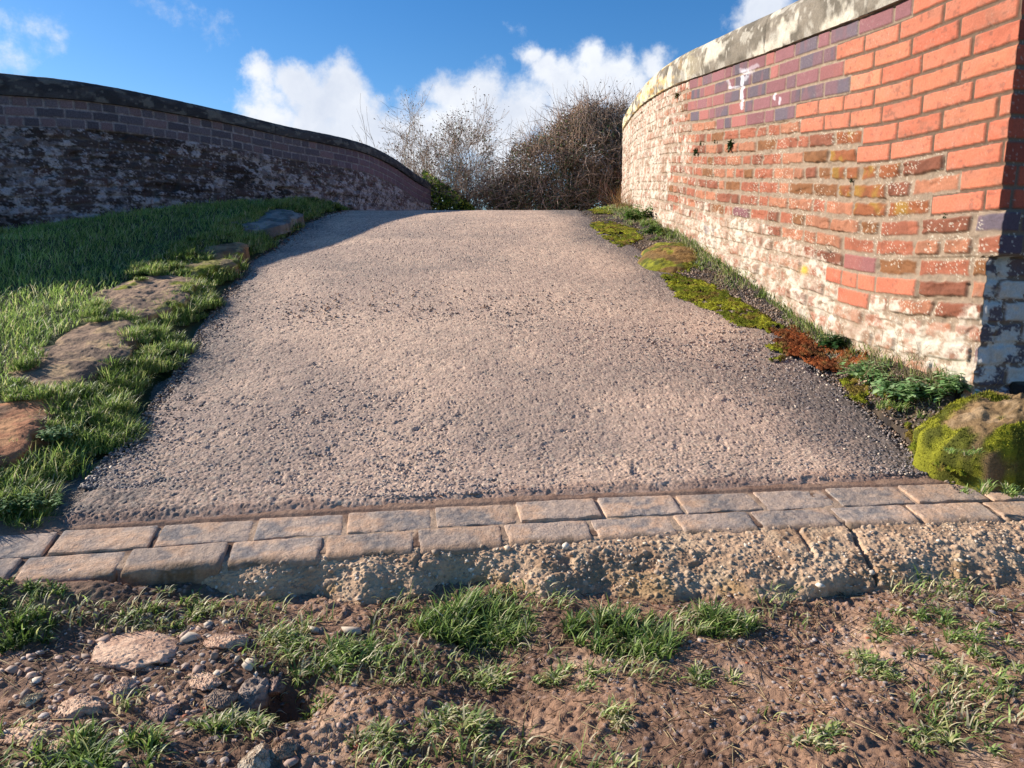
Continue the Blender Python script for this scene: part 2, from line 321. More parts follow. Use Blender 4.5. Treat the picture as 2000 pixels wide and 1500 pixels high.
# ------------------------------------------------------------------ road over the hump, surface of tan-coated chippings
def build_road():
    y = [1.84]
    while y[-1] < 13: y.append(y[-1]+max(.0034, .0034*(y[-1]/1.9)**1.55) if y[-1] < 8.6 else y[-1]+.06)
    y = np.array(y); s = np.linspace(0, 1, 860)
    S, Y = np.meshgrid(s, y); xl = lx(Y)-.06; xr = rx(Y)+.06
    X = xl+(xr-xl)*S
    Y = Y+ (ye(X)+.120-1.84)*np.clip(1-(Y-1.84)/.5, 0, 1)
    base = R(Y)
    near = ye(X)+.125; base = road_z(X, Y)
    # edges thin out and break up
    wob = (fbm(X*6, Y*6, 3, 41)-.5)*.14
    el = ss(X-(lx(Y)-.05)+wob*.7, 0, .12); er = ss((rx(Y)+.05)-X+wob*.7, 0, .12); edge = el*er
    fr = ss(Y-near+(fbm(X*14, Y*14, 3, 42)-.5)*.03, -.005, .02)
    wxn = X+(fbm(X*60, Y*60, 2, 47)-.5)*.008; wyn = Y+(fbm(X*60+9, Y*60, 2, 48)-.5)*.008
    f1, f2, idv, ox, oy = worley(wxn*92, wyn*92, 43, .95)
    g1, g2, idw, qx, qy = worley(wxn*150+4, wyn*150, 45, .95)
    gap = f2-f1
    expo = fbm(X*1.7, Y*1.7, 4, 44)                              # where the dusty binder has worn away
    sidel = ss(lx(Y)+.34-X+(expo-.5)*.4, 0, .38); sider = ss(X-(rx(Y)-.50)+(expo-.5)*.5, 0, .42)
    worn = np.clip(.36+(expo-.5)*.9+.6*sider+.45*sidel, 0, 1)
    coarse = np.clip(1.22-(Y-1.9)*.36, .12, 1.2)
    tx = hsh((idv*9999).astype(int), (idv*777).astype(int), 5)-.5; ty = hsh((idv*9999).astype(int), (idv*777).astype(int), 6)-.5
    fillm = ss(fbm(X*38, Y*38, 3, 54), .40, .60)*(1-.55*worn); chip = (1-(1-ss(gap, .0, .13))*(1-.8*fillm))*(.45+.55*idv*(1-.6*fillm))+ (ox*tx+oy*ty)*1.5*(1-.6*fillm)
    h = (.0030*chip+.0022*(idw-.5)*ss(g2-g1, .0, .12))*coarse*(.72+.45*worn)+(fbm(X*22, Y*22, 3, 46)-.5)*.005
    pit = ss(fbm(X*19, Y*19, 3, 49), .68, .8); h = h-.004*pit*np.clip(coarse, 0, 1)-.005*((idw > .93) & (idv < .5))*ss(g2-g1, .0, .2)
    Z = base+h*(.25+.75*ss(Y, near, near+.03))-.03*(1-edge)-.012*(1-ss(Y, near-.004, near+.05))+ (fbm(X*1.3, Y*1.3, 2, 50)-.5)*.02
    tan = lin(203, 171, 146); tan2 = lin(186, 157, 136); pale = lin(228, 204, 174); dark = lin(106, 98, 92); dark2 = lin(78, 72, 70)
    c = mixc(np.broadcast_to(tan, X.shape+(3,)), tan2, ss(fbm(X*3, Y*3, 4, 51), .35, .65))
    stone = ss(idv+ (worn-.5)*1.3+(fbm(X*30, Y*30, 2, 52)-.5)*.3, .62, .92)*ss(gap, .03, .12)
    c = mixc(c, dark*(.7+.9*idw[..., None]), np.clip(stone*.85, 0, 1)*(.45+.55*worn))
    c = c*(.84+.32*hsh((idv*8191).astype(int), (idv*511).astype(int), 9))[..., None]
    c = mixc(c, dark2, ss(gap, .12, .0)*(1-.8*fillm)*(.45+.5*worn)); c = mixc(c, dark2, ((idw > .9) & (idv < .6))*.6)
    c = mixc(c, pale, ((idv > .86) & (idw > .4))*.55*(1-.6*worn))
    band = ss(fbm(X*1.1+3, Y*2.2, 4, 53), .5, .72)
    c = mixc(c, dark*1.2, band*(.12+.30*idv))
    c = mixc(c, dark2*(.8+.7*idw[..., None]), np.clip(sider*.95, 0, 1)*.72); c = mixc(c, dark2*(.9+.7*idw[..., None]), sidel*.5)
    front = ss(near+.065-Y+(fbm(X*9, Y*9, 3, 57)-.5)*.10, 0, .04); c = mixc(c, lin(156, 114, 92), front*.45)
    sp = hsh(np.arange(X.size).reshape(X.shape), np.full(X.shape, 3), 4); c = c*(.86+.28*sp)[..., None]; c = mixc(c, dark2, (sp > .90)*.65*ss(Y, 2.0, 3.4)); c = mixc(c, pale, (sp < .07)*.6*ss(Y, 2.0, 3.4))
    V = np.stack([X, Y, Z], -1).reshape(-1, 3)
    o = make_obj('road', V, gridF(*X.shape), M_road, c.reshape(-1, 3)*np.array([1.04, 1.05, 1.05])); o['kind'] = 'structure'
build_road()

# ------------------------------------------------------------------ parapet walls
def wall_frame(path, u):
    x = np.interp(u, path[0], path[1]); y = np.interp(u, path[0], path[2])
    e = .02; tx = np.interp(u+e, path[0], path[1])-np.interp(u-e, path[0], path[1]); ty = np.interp(u+e, path[0], path[2])-np.interp(u-e, path[0], path[2])
    n = np.maximum(np.hypot(tx, ty), 1e-9); return x, y, tx/n, ty/n
def lay_bricks(U, T, pitch, mode, seed, L0, L1):
    """U along the wall, T depth below the coping. Returns course, brick id, distances to the joints, brick centre u."""
    k = np.floor(T/pitch).astype(int); dv = np.minimum(T-k*pitch, (k+1)*pitch-T)
    du = np.zeros(U.shape); idb = np.zeros(U.shape); cu = np.zeros(U.shape); r = random.Random(seed)
    for kk in range(k.min(), k.max()+1):
        e = [L0-.3+r.random()*.1+(.1125 if kk % 2 else 0)]; q = 0
        while e[-1] < L1+.3:
            md = mode(e[-1], kk)
            if md == 0: l = .216
            elif md == 1: l = (.216, .108)[(q+kk) % 3 == 0]+r.uniform(-.012, .012)
            elif md == 2: l = .1125+r.uniform(-.004, .004)
            else: l = .225 if r.random() < .62 else .115+r.uniform(-.01, .02)
            e.append(e[-1]+l); q += 1
        e = np.array(e); m = k == kk; uu = U[m]; j = np.clip(np.searchsorted(e, uu)-1, 0, len(e)-2)
        du[m] = np.minimum(uu-e[j], e[j+1]-uu); idb[m] = hsh(j, np.full(j.shape, kk), seed); cu[m] = (e[j]+e[j+1])/2
    return k, idb, du, dv, cu
def coping(path, top, u0, u1, hgt, over, thick, side, seed, palette, name, parent, droop=.0, n=700, lab=None):
    u = np.linspace(u0, u1, n); x, y, tx, ty = wall_frame(path, u); nx, ny = side*-ty, side*tx   # toward the road
    prof = []
    for a, b in [(-over, 0), (-over-.004, .02), (-over-.004, hgt*.45), (-over, hgt*.62)]: prof.append((a, b))
    for t in np.linspace(0, 1, 9)[1:]: prof.append((-over+.0+(.06)*(1-math.cos(t*math.pi/2)), hgt*.62+hgt*.38*math.sin(t*math.pi/2)))
    for t in np.linspace(.12, .9, 7): prof.append((-over+.06+(thick+over-.06)*t, hgt+.012*math.sin(t*math.pi)))
    for t in np.linspace(1, 0, 6)[1:]: prof.append((thick+over-.06*(1-math.cos(t*math.pi/2)), hgt*.62+hgt*.38*math.sin(t*math.pi/2)))
    prof += [(thick+over, 0), (thick*.5, -.01)]
    pr = []
    for i in range(len(prof)-1):
        for t in np.linspace(0, 1, 5)[:-1]: pr.append((prof[i][0]*(1-t)+prof[i+1][0]*t, prof[i][1]*(1-t)+prof[i+1][1]*t))
    pr.append(prof[-1]); pr.append(prof[0]); pr = np.array(pr)
    arc = np.r_[0, np.cumsum(np.hypot(*np.diff(pr, axis=0).T))]
    U, A = np.meshgrid(u, arc, indexing='ij'); off = pr[:, 0][None, :]; zz = pr[:, 1][None, :]
    nz = (fbm(U*9, A*9, 4, seed)-.5)*.016+(fbm(U*40, A*40, 3, seed+2)-.5)*.008+(fbm(U*1.6, A*0, 2, seed+3)-.5)*.02
    jt = np.zeros(U.shape)
    for q in np.arange(u0+.7, u1, .94): jt += np.exp(-((U-q)/.006)**2)
    off2 = off+ (nz+jt*.006)*np.where(off < thick/2, 1, -1); z2 = top(U)+zz*(1-.28*ss(U, 4.0, 6.5))+ nz*.6*(zz > .03) - .002
    X = x[:, None]-nx[:, None]*off2; Y = y[:, None]-ny[:, None]*off2
    V = np.stack([X, Y, z2], -1); 
    base, b2, pale, moss = palette
    c = mixc(np.broadcast_to(base, U.shape+(3,)), b2, ss(fbm(U*6, A*14, 4, seed+4), .4, .62))
    c = mixc(c, pale, ss(fbm(U*11, A*16, 4, seed+5), .60, .68)*.85)
    f1, _, idv, _, _ = worley(U*26, A*26, seed+6); c = mixc(c, pale*1.05, (idv > .8)*ss(f1, .38, .25)*.8)
    f1, _, idv, _, _ = worley(U*7, A*7, seed+9); c = mixc(c, pale*1.1, (idv > .86)*ss(f1+(fbm(U*50, A*50, 2, seed+8)-.5)*.3, .38, .3)*.8)
    if lab is not None: c = lab(c, U, A)
    c = mixc(c, base*.4, np.clip(jt, 0, 1)*.8)
    nU, nA = U.shape; F = gridF(nU, nA); V = V.reshape(-1, 3); C = c.reshape(-1, 3)
    caps = []
    for row in (0, nU-1):
        cc = V[row*nA:(row+1)*nA].mean(0); V = np.vstack([V, cc]); C = np.vstack([C, base]); ci = len(V)-1
        a = row*nA+np.arange(nA-1); caps.append(np.stack([a, a+1, np.full(nA-1, ci)], -1))
    return make_obj(name, V, [F]+caps, M_stone, C, parent)

def whiteness(X, Y, Z):                # limewash left on the right-hand parapet
    px, py, _ = proj(np.stack([X, Y, Z], -1))
    left = ss(-px, -1350, -1262)*1.28
    left = np.maximum(left, .45*ss(-px, -1420, -1330))
    low = ss(py-np.interp(px, [1200,1290,1400,1500,1600,1700,1800,1950], [400,390,392,420,468,545,604,575]), -25, 60)
    top = .25*ss(-px, -1500, -1350)*ss(-py, -330, -200)
    return np.clip(np.maximum(np.maximum(left, low), top), 0, 1.28)
NEW = [(1648,70),(1640,182),(1560,204),(1556,236),(1628,254),(1686,276),(1690,314),(1812,300),(1812,332),(1828,334),(1832,408),(1970,396),(2060,0),(2060,-200),(1800,-200),(1775,36)]
BLUE = [(1350,140),(1480,100),(1640,40),(1790,-30),(1850,-60),(1855,4),(1775,36),(1648,78),(1640,182),(1560,204),(1556,236),(1480,248),(1352,238)]
BROWN = [(1618,250),(1690,272),(1690,312),(1812,300),(1832,408),(1700,424),(1660,400),(1618,330)]
def right_brickwork(U, T, X, Y, Z, seed, new_to=None):
    pitch = .0714
    # pixel of every brick centre tells which repair it belongs to
    def mode(u, kk):
        x, y, _, _ = wall_frame(RW, np.array([max(u, 0)+.05])); z = RTOP(max(u, 0))-(kk+.5)*pitch; px, py, _ = proj(np.array([x[0], y[0], float(z)]))
        if inpoly(px, py, NEW): return 0
        if inpoly(px, py, BLUE): return 1
        return 3
    wob = ss(U, .9, 1.6)*0+1
    k, idb, du, dv, cu = lay_bricks(U, T, pitch, mode, seed, -.6, 11)
    x, y, _, _ = wall_frame(RW, np.clip(cu, 0, uR[-1]-.05)); zc = RTOP(np.clip(cu, 0, uR[-1]-.05))-(k+.5)*pitch
    px, py, _ = proj(np.stack([x, y, zc], -1))
    new = inpoly(px, py, NEW); blue = inpoly(px, py, BLUE); brown = inpoly(px, py, BROWN)
    ins_b = inpoly(px, py, [(1636,486),(1760,486),(1760,520),(1636,520)]); ins_o = inpoly(px, py, [(1622,522),(1735,522),(1735,556),(1622,556)]) | inpoly(px, py, [(1668,556),(1780,556),(1780,592),(1668,592)])
    ins_o |= inpoly(px, py, [(1372,452),(1390,452),(1390,470),(1372,470)]); ins_b2 = inpoly(px, py, [(1378,430),(1408,430),(1408,452),(1378,452)]) | inpoly(px, py, [(1432,408),(1468,408),(1468,432),(1432,432)]) | inpoly(px, py, [(1915,400),(2010,400),(2010,440),(1915,440)]) | inpoly(px, py, [(1880,690),(1960,690),(1960,725),(1880,725)])
    fresh = new | ins_o | blue | ins_b
    i2 = (idb*7919) % 1; i3 = (idb*104729) % 1
    C = np.zeros(U.shape+(3,))
    o1 = lin(200, 118, 90); o2 = lin(192, 106, 80); o3 = lin(206, 126, 94)
    cn = mixc(np.broadcast_to(o1, C.shape), o2, ss(i2, .4, 1)); cn = mixc(cn, o3, (i3 > .75)*.8)
    b1 = lin(100, 88, 96); b2 = lin(134, 90, 92); b3 = lin(156, 98, 90)
    cb = np.where((i2 < .5)[..., None], b1, np.where((i2 < .85)[..., None], b2, b3)); cb = cb*(.85+.3*i3[..., None])
    cb = mixc(cb, b2, ss(fbm(U*16, T*6, 2, seed+31), .5, .7)*.5)
    r1 = lin(160, 96, 72); r2 = lin(128, 78, 58); r3 = lin(178, 122, 92); r4 = lin(130, 88, 54)
    co = mixc(np.broadcast_to(r1, C.shape), r2, ss(i2, .3, .9)); co = mixc(co, r3, (i3 > .7)*.7); co = mixc(co, r4, (i3 < .12)*.9)
    br = mixc(np.broadcast_to(lin(142, 84, 52), C.shape), lin(150, 112, 50), ss(fbm(U*14, T*14, 3, seed+3), .45, .7)); co = np.where((brown & (i2 < .8))[..., None], br, co)
    co = mixc(co, co*.7, ss(fbm(U*25, T*25, 3, seed+4), .5, .7)*.7)
    cn = mixc(cn, lin(176, 122, 98), ss(fbm(U*20, T*30, 4, seed+42), .5, .7)*.45); cn = mixc(cn, cn*.72, ss(fbm(U*9, T*14, 4, seed+40), .52, .72)*.55); cn = mixc(cn, lin(120, 84, 70), ss(fbm(U*60, T*60, 3, seed+41), .64, .76)*.5); cn = cn*(.88+.24*hsh((idb*9999).astype(int), k, 3))[..., None]
    C = np.where((new | ins_o)[..., None], cn, np.where((blue | ins_b | ins_b2)[..., None], cb, co))
    # joints
    wobble = (fbm(U*30, T*30, 3, seed+5)-.5)*np.where(fresh, .0032, .014)
    jw = np.where(fresh, .0052, .0075); dj = np.minimum(du, dv)+wobble
    face = ss(dj, jw, jw+np.where(fresh, .003, .009))
    mort = np.where(new[..., None], lin(106, 84, 68), lin(148, 128, 108)); mort = mort*(.75+.5*fbm(U*60, T*60, 3, seed+6)[..., None])
    C = mixc(mort, C, face)
    # relief: worn faces, spalled bricks
    rough = fbm(U*24, T*34, 4, seed+7)-.5; er = np.where(fresh, 0, 1.)
    h = face*np.where(fresh, .006, .0075)+er*(i2-.6)*.011*face+er*rough*.008+np.where(fresh, (fbm(U*50, T*50, 2, seed+8)-.5)*.0015, 0)
    spall = er*ss(fbm(U*7, T*11, 3, seed+9), .62, .74); h = h-spall*.007
    h = h-.007*new*0+.002*fresh
    qx0, qy0, _ = proj(np.stack([X, Y, Z], -1))
    # limewash, lichen dots
    w = whiteness(X, Y, Z)
    n = .55*fbm(U*16, T*22, 5, seed+10, .62)+.45*fbm(U*4, T*5, 4, seed+11)
    streak = fbm(U*30, T*5, 4, seed+16)
    cov_ = ss(fbm(U*22, T*30, 4, seed+18, .6), .36, .56); lim = (.35+.65*cov_)*ss(n*.75+streak*.25+w*.40-.10*(1-face)*ss(fbm(U*6, T*9, 3, seed+19), .42, .55)*er+(h-.004)*3, .67, .74)*np.where(fresh, .0, 1.)*ss(w, .02, .25)
    lw = mixc(np.broadcast_to(lin(206, 194, 176), C.shape), lin(176, 152, 132), ss(fbm(U*12, T*12, 4, seed+12), .42, .68))
    lw = mixc(lw, lin(150, 122, 96), ss(fbm(U*35, T*50, 4, seed+17), .54, .70)*.8)
    C = mixc(C, lw, lim*.94); h = h+lim*(.0012+.0012*(1-face)); h = h-.003*ss(fbm(U*14, T*40, 4, seed+21), .62, .7)*er
    f1, _, idv, _, _ = worley(U*95, T*95, seed+13); f3, _, idw, _, _ = worley(U*180, T*180, seed+14)
    dots = ((idv > .84)*ss(f1, .36, .22)+(idw > .86)*ss(f3, .4, .25))*ss(fbm(U*9, T*11, 4, seed+15)+.10*ss(qy0, 340, 470)+.08*ss(qy0, 440, 540)+.05*np.exp(-(((qx0-1740)/90)**2+((qy0-350)/70)**2)), .52, .62)*np.where(fresh, .15, .95)
    C = mixc(C, lin(200, 188, 168), np.clip(dots, 0, 1)*.9)
    gp = inpoly(px, py, [(1300,330),(1700,330),(1700,470),(1300,470)])
    # brushed white marks on the blue bricks
    qx, qy, _ = proj(np.stack([X, Y, Z], -1)); wn = (fbm(U*60, T*60, 3, seed+20)-.5)*5
    def seg(x1, y1, x2, y2, wd):
        t = np.clip(((qx-x1)*(x2-x1)+(qy-y1)*(y2-y1))/((x2-x1)**2+(y2-y1)**2), 0, 1); d = np.hypot(qx-x1-t*(x2-x1), qy-y1-t*(y2-y1))+wn; return ss(d, wd, wd*.35)
    mk = np.clip(seg(1452,150,1451,212,4.5)+.6*seg(1426,172,1446,170,4)+.5*seg(1424,158,1428,170,4)+.4*seg(1454,142,1482,128,6)+.6*seg(1452,158,1462,150,6)+.8*seg(1516,184,1516,194,3)+.7*seg(1526,190,1526,203,3)+.4*seg(1450,138,1470,142,7), 0, 1)
    C = mixc(C, lin(226, 222, 228), mk*.75)
    yl = np.exp(-(((qx-1578)/6)**2+((qy-527)/7)**2)); C = mixc(C, lin(214, 176, 60), np.clip(yl*1.3, 0, .8)); h = h+0
    return C, h
def build_right_wall():
    root = thing('brick_wall', 'curving parapet wall of orange, purple and limewashed red brick on the right of the ramp', 'wall', (1.5, 2.3, RBASE(0)))
    us = [0.0]
    UE = uR[-1]-.06
    while us[-1] < UE-.04:
        d = np.interp(us[-1], RW[0], RW[2]); us.append(us[-1]+(.0031*(d/2.2)*1.25 if us[-1] < 7.2 else .03))
    u = np.array(us); top = RTOP(u); bot = np.minimum(RBASE(u), R(np.interp(u, RW[0], RW[2])))-.12
    nv = 430; s = np.linspace(0, 1, nv); T = (top-bot)[:, None]*s[None, :]; U = np.repeat(u[:, None], nv, 1); Z = top[:, None]-T
    x, y, tx, ty = wall_frame(RW, u); nx, ny = -ty, tx                   # toward the road (left)
    X0 = np.repeat(x[:, None], nv, 1); Y0 = np.repeat(y[:, None], nv, 1)
    C, h = right_brickwork(U, T, X0, Y0, Z, 101)
    pitch = .0714; kb = int(round((float(RTOP(0))-P(1957, 398, 2.24)[2])/pitch)); kk = np.floor(T/pitch).astype(int)
    band = (kk >= kb) & (kk < kb+2); low = kk >= kb+2
    bulge = .02*(fbm(U*.9, T*1.2, 2, 140)-.5)+.012*ss(T, .55, 1.2)+band*.007*ss(-U, -.5, -.1)
    hh = h+bulge
    E = np.where(band, .020, np.where(low, -.022, 0.))+ (fbm(T*8, T*0+2, 3, 141)-.5)*.010*low      # stepping of the end face
    sh = E*np.clip(1-U/.07, 0, 1)
    X = X0+nx[:, None]*hh-tx[:, None]*sh; Y = Y0+ny[:, None]*hh-ty[:, None]*sh
    # end face of the pier, square to the wall; its first column is the wall's own corner
    w = np.r_[np.linspace(.46, .006, 130), .003]; W = np.repeat(w[:, None], nv, 1); T2 = np.repeat(T[:1], len(w), 0); Zp = np.repeat(Z[:1], len(w), 0)
    k2, idb, du, dv, cu = lay_bricks(W+.0, T2, pitch, lambda a, b: 0 if b % 2 else 2, 300, .0, .5)
    du = np.minimum(du, 1); i2 = (idb*7919) % 1; b2 = (k2 >= kb) & (k2 < kb+2); l2 = k2 >= kb+2
    face = ss(np.minimum(du, dv)+(fbm(W*30, T2*30, 2, 5)-.5)*np.where(l2, .01, .002), .005, .009)
    Ce = mixc(np.broadcast_to(lin(190, 92, 70), T2.shape+(3,)), lin(156, 76, 60), ss(i2, .3, 1)); Ce = np.where(b2[..., None], lin(96, 80, 92), Ce)
    old = mixc(np.broadcast_to(lin(96, 88, 96), T2.shape+(3,)), lin(140, 86, 70), ss(i2, .4, .6)); Ce = np.where(l2[..., None], old, Ce)
    Ce = mixc(np.broadcast_to(lin(124, 106, 94), Ce.shape), Ce, face)
    lim = np.maximum(ss(fbm(W*18, T2*26, 5, 310, .65), .48, .58), (i2 > .5)*face)*l2; Ce = mixc(Ce, lin(206, 204, 200), lim*.9)
    f1, _, idv, _, _ = worley(W*90, T2*90, 312); Ce = mixc(Ce, lin(210, 200, 190), (idv > .8)*ss(f1, .35, .2)*(.35+.5*(b2 | l2)))
    hz = (face*.006+np.where(l2, (fbm(W*25, T2*30, 4, 313)-.5)*.02, 0))*ss(W, .0, .012)+np.repeat(E[:1], len(w), 0)
    ex, ey = ty[0], -tx[0]; hc = np.repeat(hh[:1], len(w), 0)*(1-W/.48)
    Xe = x[0]+ex*W+nx[0]*hc-tx[0]*hz; Ye = y[0]+ey*W+ny[0]*hc-ty[0]*hz
    Xa = np.vstack([Xe, X]); Ya = np.vstack([Ye, Y]); Za = np.vstack([Zp, Z]); Ca = np.concatenate([Ce, C])
    make_obj('brickwork', np.stack([Xa, Ya, Za], -1).reshape(-1, 3), gridF(*Xa.shape)[:, ::-1], M_brick, Ca.reshape(-1, 3)*.93, root)
    # back of the wall, plain courses
    ub = np.linspace(0, UE, 200); xb, yb, txb, tyb = wall_frame(RW, ub); tb = np.linspace(0, 1, 30)
    tpb = RTOP(ub); bb = np.full(ub.shape, -.2)
    Xb = np.repeat((xb+tyb*.42)[:, None], 30, 1); Yb = np.repeat((yb-txb*.42)[:, None], 30, 1); Zb = tpb[:, None]+(bb-tpb)[:, None]*tb[None]
    make_obj('back_face', np.stack([Xb, Yb, Zb], -1).reshape(-1, 3), gridF(200, 30), M_old, np.tile(lin(150, 84, 64), (6000, 1)), root)
    def lab(c, U, A):
        far = ss(U, 2.3, 4.2); n = fbm(U*5, A*20, 4, 160)
        c = mixc(c, lin(222, 206, 160), ss(n, .5, .62)*far*.85); c = mixc(c, lin(186, 140, 60), ss(fbm(U*9, A*30, 3, 161), .6, .7)*far*.6)
        return mixc(c, lin(214, 204, 184), ss(fbm(U*7, A*9, 4, 162), .56, .66)*.7)
    coping(RW, RTOP, .0, UE, .205, .018, .42, 1, 150, (lin(130, 120, 106), lin(104, 96, 84), lin(170, 162, 148), lin(110, 110, 60)), 'coping', root, n=1300, lab=lab)
build_right_wall()

def build_left_wall():
    root = thing('brick_wall', 'dark shaded parapet wall with purple top courses and grey coping on the left behind the grass', 'wall', (-3.4, 6.0, 1.0))
    u = np.linspace(.3, uL[-1]-.02, 1250); top = LTOP(u); bot = LBASE(u)-.35; nv = 210; s = np.linspace(0, 1, nv)
    T = (top-bot)[:, None]*s[None]; U = np.repeat(u[:, None], nv, 1); Z = top[:, None]-T
    x, y, tx, ty = wall_frame(LW, u); nx, ny = ty, -tx
    pitch = .0752
    k, idb, du, dv, cu = lay_bricks(U, T, pitch, lambda a, b: 0 if b == 1 else (2 if b in (0, 2) else (1 if b < 0 else 3)), 401, 0, uL[-1])
    i2 = (idb*7919) % 1; i3 = (idb*104729) % 1; lower = k >= 3
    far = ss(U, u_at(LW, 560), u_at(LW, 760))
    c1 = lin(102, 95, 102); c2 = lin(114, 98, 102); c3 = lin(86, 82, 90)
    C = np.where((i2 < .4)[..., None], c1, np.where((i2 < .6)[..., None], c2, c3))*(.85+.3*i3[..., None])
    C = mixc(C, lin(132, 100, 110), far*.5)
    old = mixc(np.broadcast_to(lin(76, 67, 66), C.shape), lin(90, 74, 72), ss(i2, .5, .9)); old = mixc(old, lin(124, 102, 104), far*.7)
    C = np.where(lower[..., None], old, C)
    wob = (fbm(U*26, T*26, 3, 402)-.5)*np.where(lower, .014, .010)
    face = ss(np.minimum(du, dv)+wob, .005, np.where(lower, .015, .009))
    C = mixc(np.where(lower[..., None], lin(100, 92, 88), lin(138, 132, 134))*(.6+.7*fbm(U*40, T*40, 2, 403)[..., None]), C, face)
    n = .68*fbm(U*17, T*26, 5, 404, .75)+.32*fbm(U*2.6, T*4, 4, 405)
    grow = ss(T/(top-LBASE(u))[:, None], .35, 1.0)*.07+far*.06
    lim = ss(n+grow+(i3-.5)*.16*face, .54, .585)*lower
    C = mixc(C, mixc(np.broadcast_to(lin(190, 184, 186), C.shape), lin(132, 124, 126), ss(fbm(U*20, T*20, 3, 406), .4, .6)), lim*.72)
    f1, _, idv, _, _ = worley(U*45, T*45, 407); C = mixc(C, lin(166, 162, 168), (idv > .80)*ss(f1, .4, .25)*lower*.7)
    blk = ss(fbm(U*3.4, T*6, 4, 408), .52, .66)*lower*(1-far*.8); C = mixc(C, lin(46, 40, 40), blk*.7*(1-lim*.7))
    h = face*.008+lower*((fbm(U*18, T*26, 4, 409)-.5)*.034+(i2-.5)*.014-ss(fbm(U*6, T*9, 3, 410), .64, .74)*.03)+lim*.003
    h = h+(fbm(U*.9, T*1.1, 2, 411)-.5)*.03+.004
    V = np.stack([x[:, None]+nx[:, None]*h, y[:, None]+ny[:, None]*h, Z], -1).reshape(-1, 3)
    make_obj('brickwork', V, gridF(*U.shape), M_old, C.reshape(-1, 3), root)
    ub = np.linspace(.3, uL[-1]-.02, 200); xb, yb, txb, tyb = wall_frame(LW, ub); tb = np.linspace(0, 1, 20); tpb = LTOP(ub)
    Xb = np.repeat((xb-tyb*.40)[:, None], 20, 1); Yb = np.repeat((yb+txb*.40)[:, None], 20, 1); Zb = tpb[:, None]+(-.3-tpb)[:, None]*tb[None]
    make_obj('back_face', np.stack([Xb, Yb, Zb], -1).reshape(-1, 3), gridF(200, 20), M_old, np.tile(lin(120, 80, 68), (4000, 1)), root)
    coping(LW, LTOP, .3, uL[-1]-.02, .165, .03, .40, -1, 450, (lin(72, 70, 72), lin(54, 53, 56), lin(100, 98, 94), lin(90, 90, 60)), 'coping', root, n=900)
build_left_wall()

# ------------------------------------------------------------------ brick edging and the concrete footing at its front
def worn_brick(lx_, ly_, lz_, rad, nose, seed):
    n = (34, 16, 10); h = np.array([lx_, ly_, lz_])/2; Vs = []; Fs = []; o = 0
    for ax in range(3):
        a, b = [k for k in range(3) if k != ax]; A, B = np.meshgrid(np.linspace(-h[a], h[a], n[a]+1), np.linspace(-h[b], h[b], n[b]+1), indexing='ij')
        for sg in (-1, 1):
            v = np.zeros(A.shape+(3,)); v[..., a] = A; v[..., b] = B; v[..., ax] = sg*h[ax]
            f = gridF(*A.shape); f = f if (sg > 0) == (ax != 1) else f[:, ::-1]; Vs.append(v.reshape(-1, 3)); Fs.append(f+o); o += A.size
    V = np.concatenate(Vs)
    r = np.where(V[:, 1] < 0, nose, rad)[:, None]; r = np.minimum(r, h.min()*.98)
    rr = np.stack([np.full(len(V), min(rad*1.6, h[0])), r[:, 0], r[:, 0]], -1)
    inner = np.clip(V, -(h-rr), h-rr); d = (V-inner)/rr; ln = np.linalg.norm(d, axis=1, keepdims=True); d = np.where(ln > 1, d/np.maximum(ln, 1e-6), d)
    V = inner+d*rr
    fr = ss(-V[:, 1], -.01, h[1]); nn = (fbm(V[:, 0]*22+seed, V[:, 1]*22+V[:, 2]*31, 4, seed)-.5)
    V[:, 1] += nn*.012*fr; V[:, 2] += nn*.006*fr+(fbm(V[:, 0]*60+seed, V[:, 1]*60, 3, seed+1)-.5)*.003+(fbm(V[:, 0]*14+seed, V[:, 1]*14, 2, seed+4)-.5)*.003
    return V, np.concatenate(Fs)
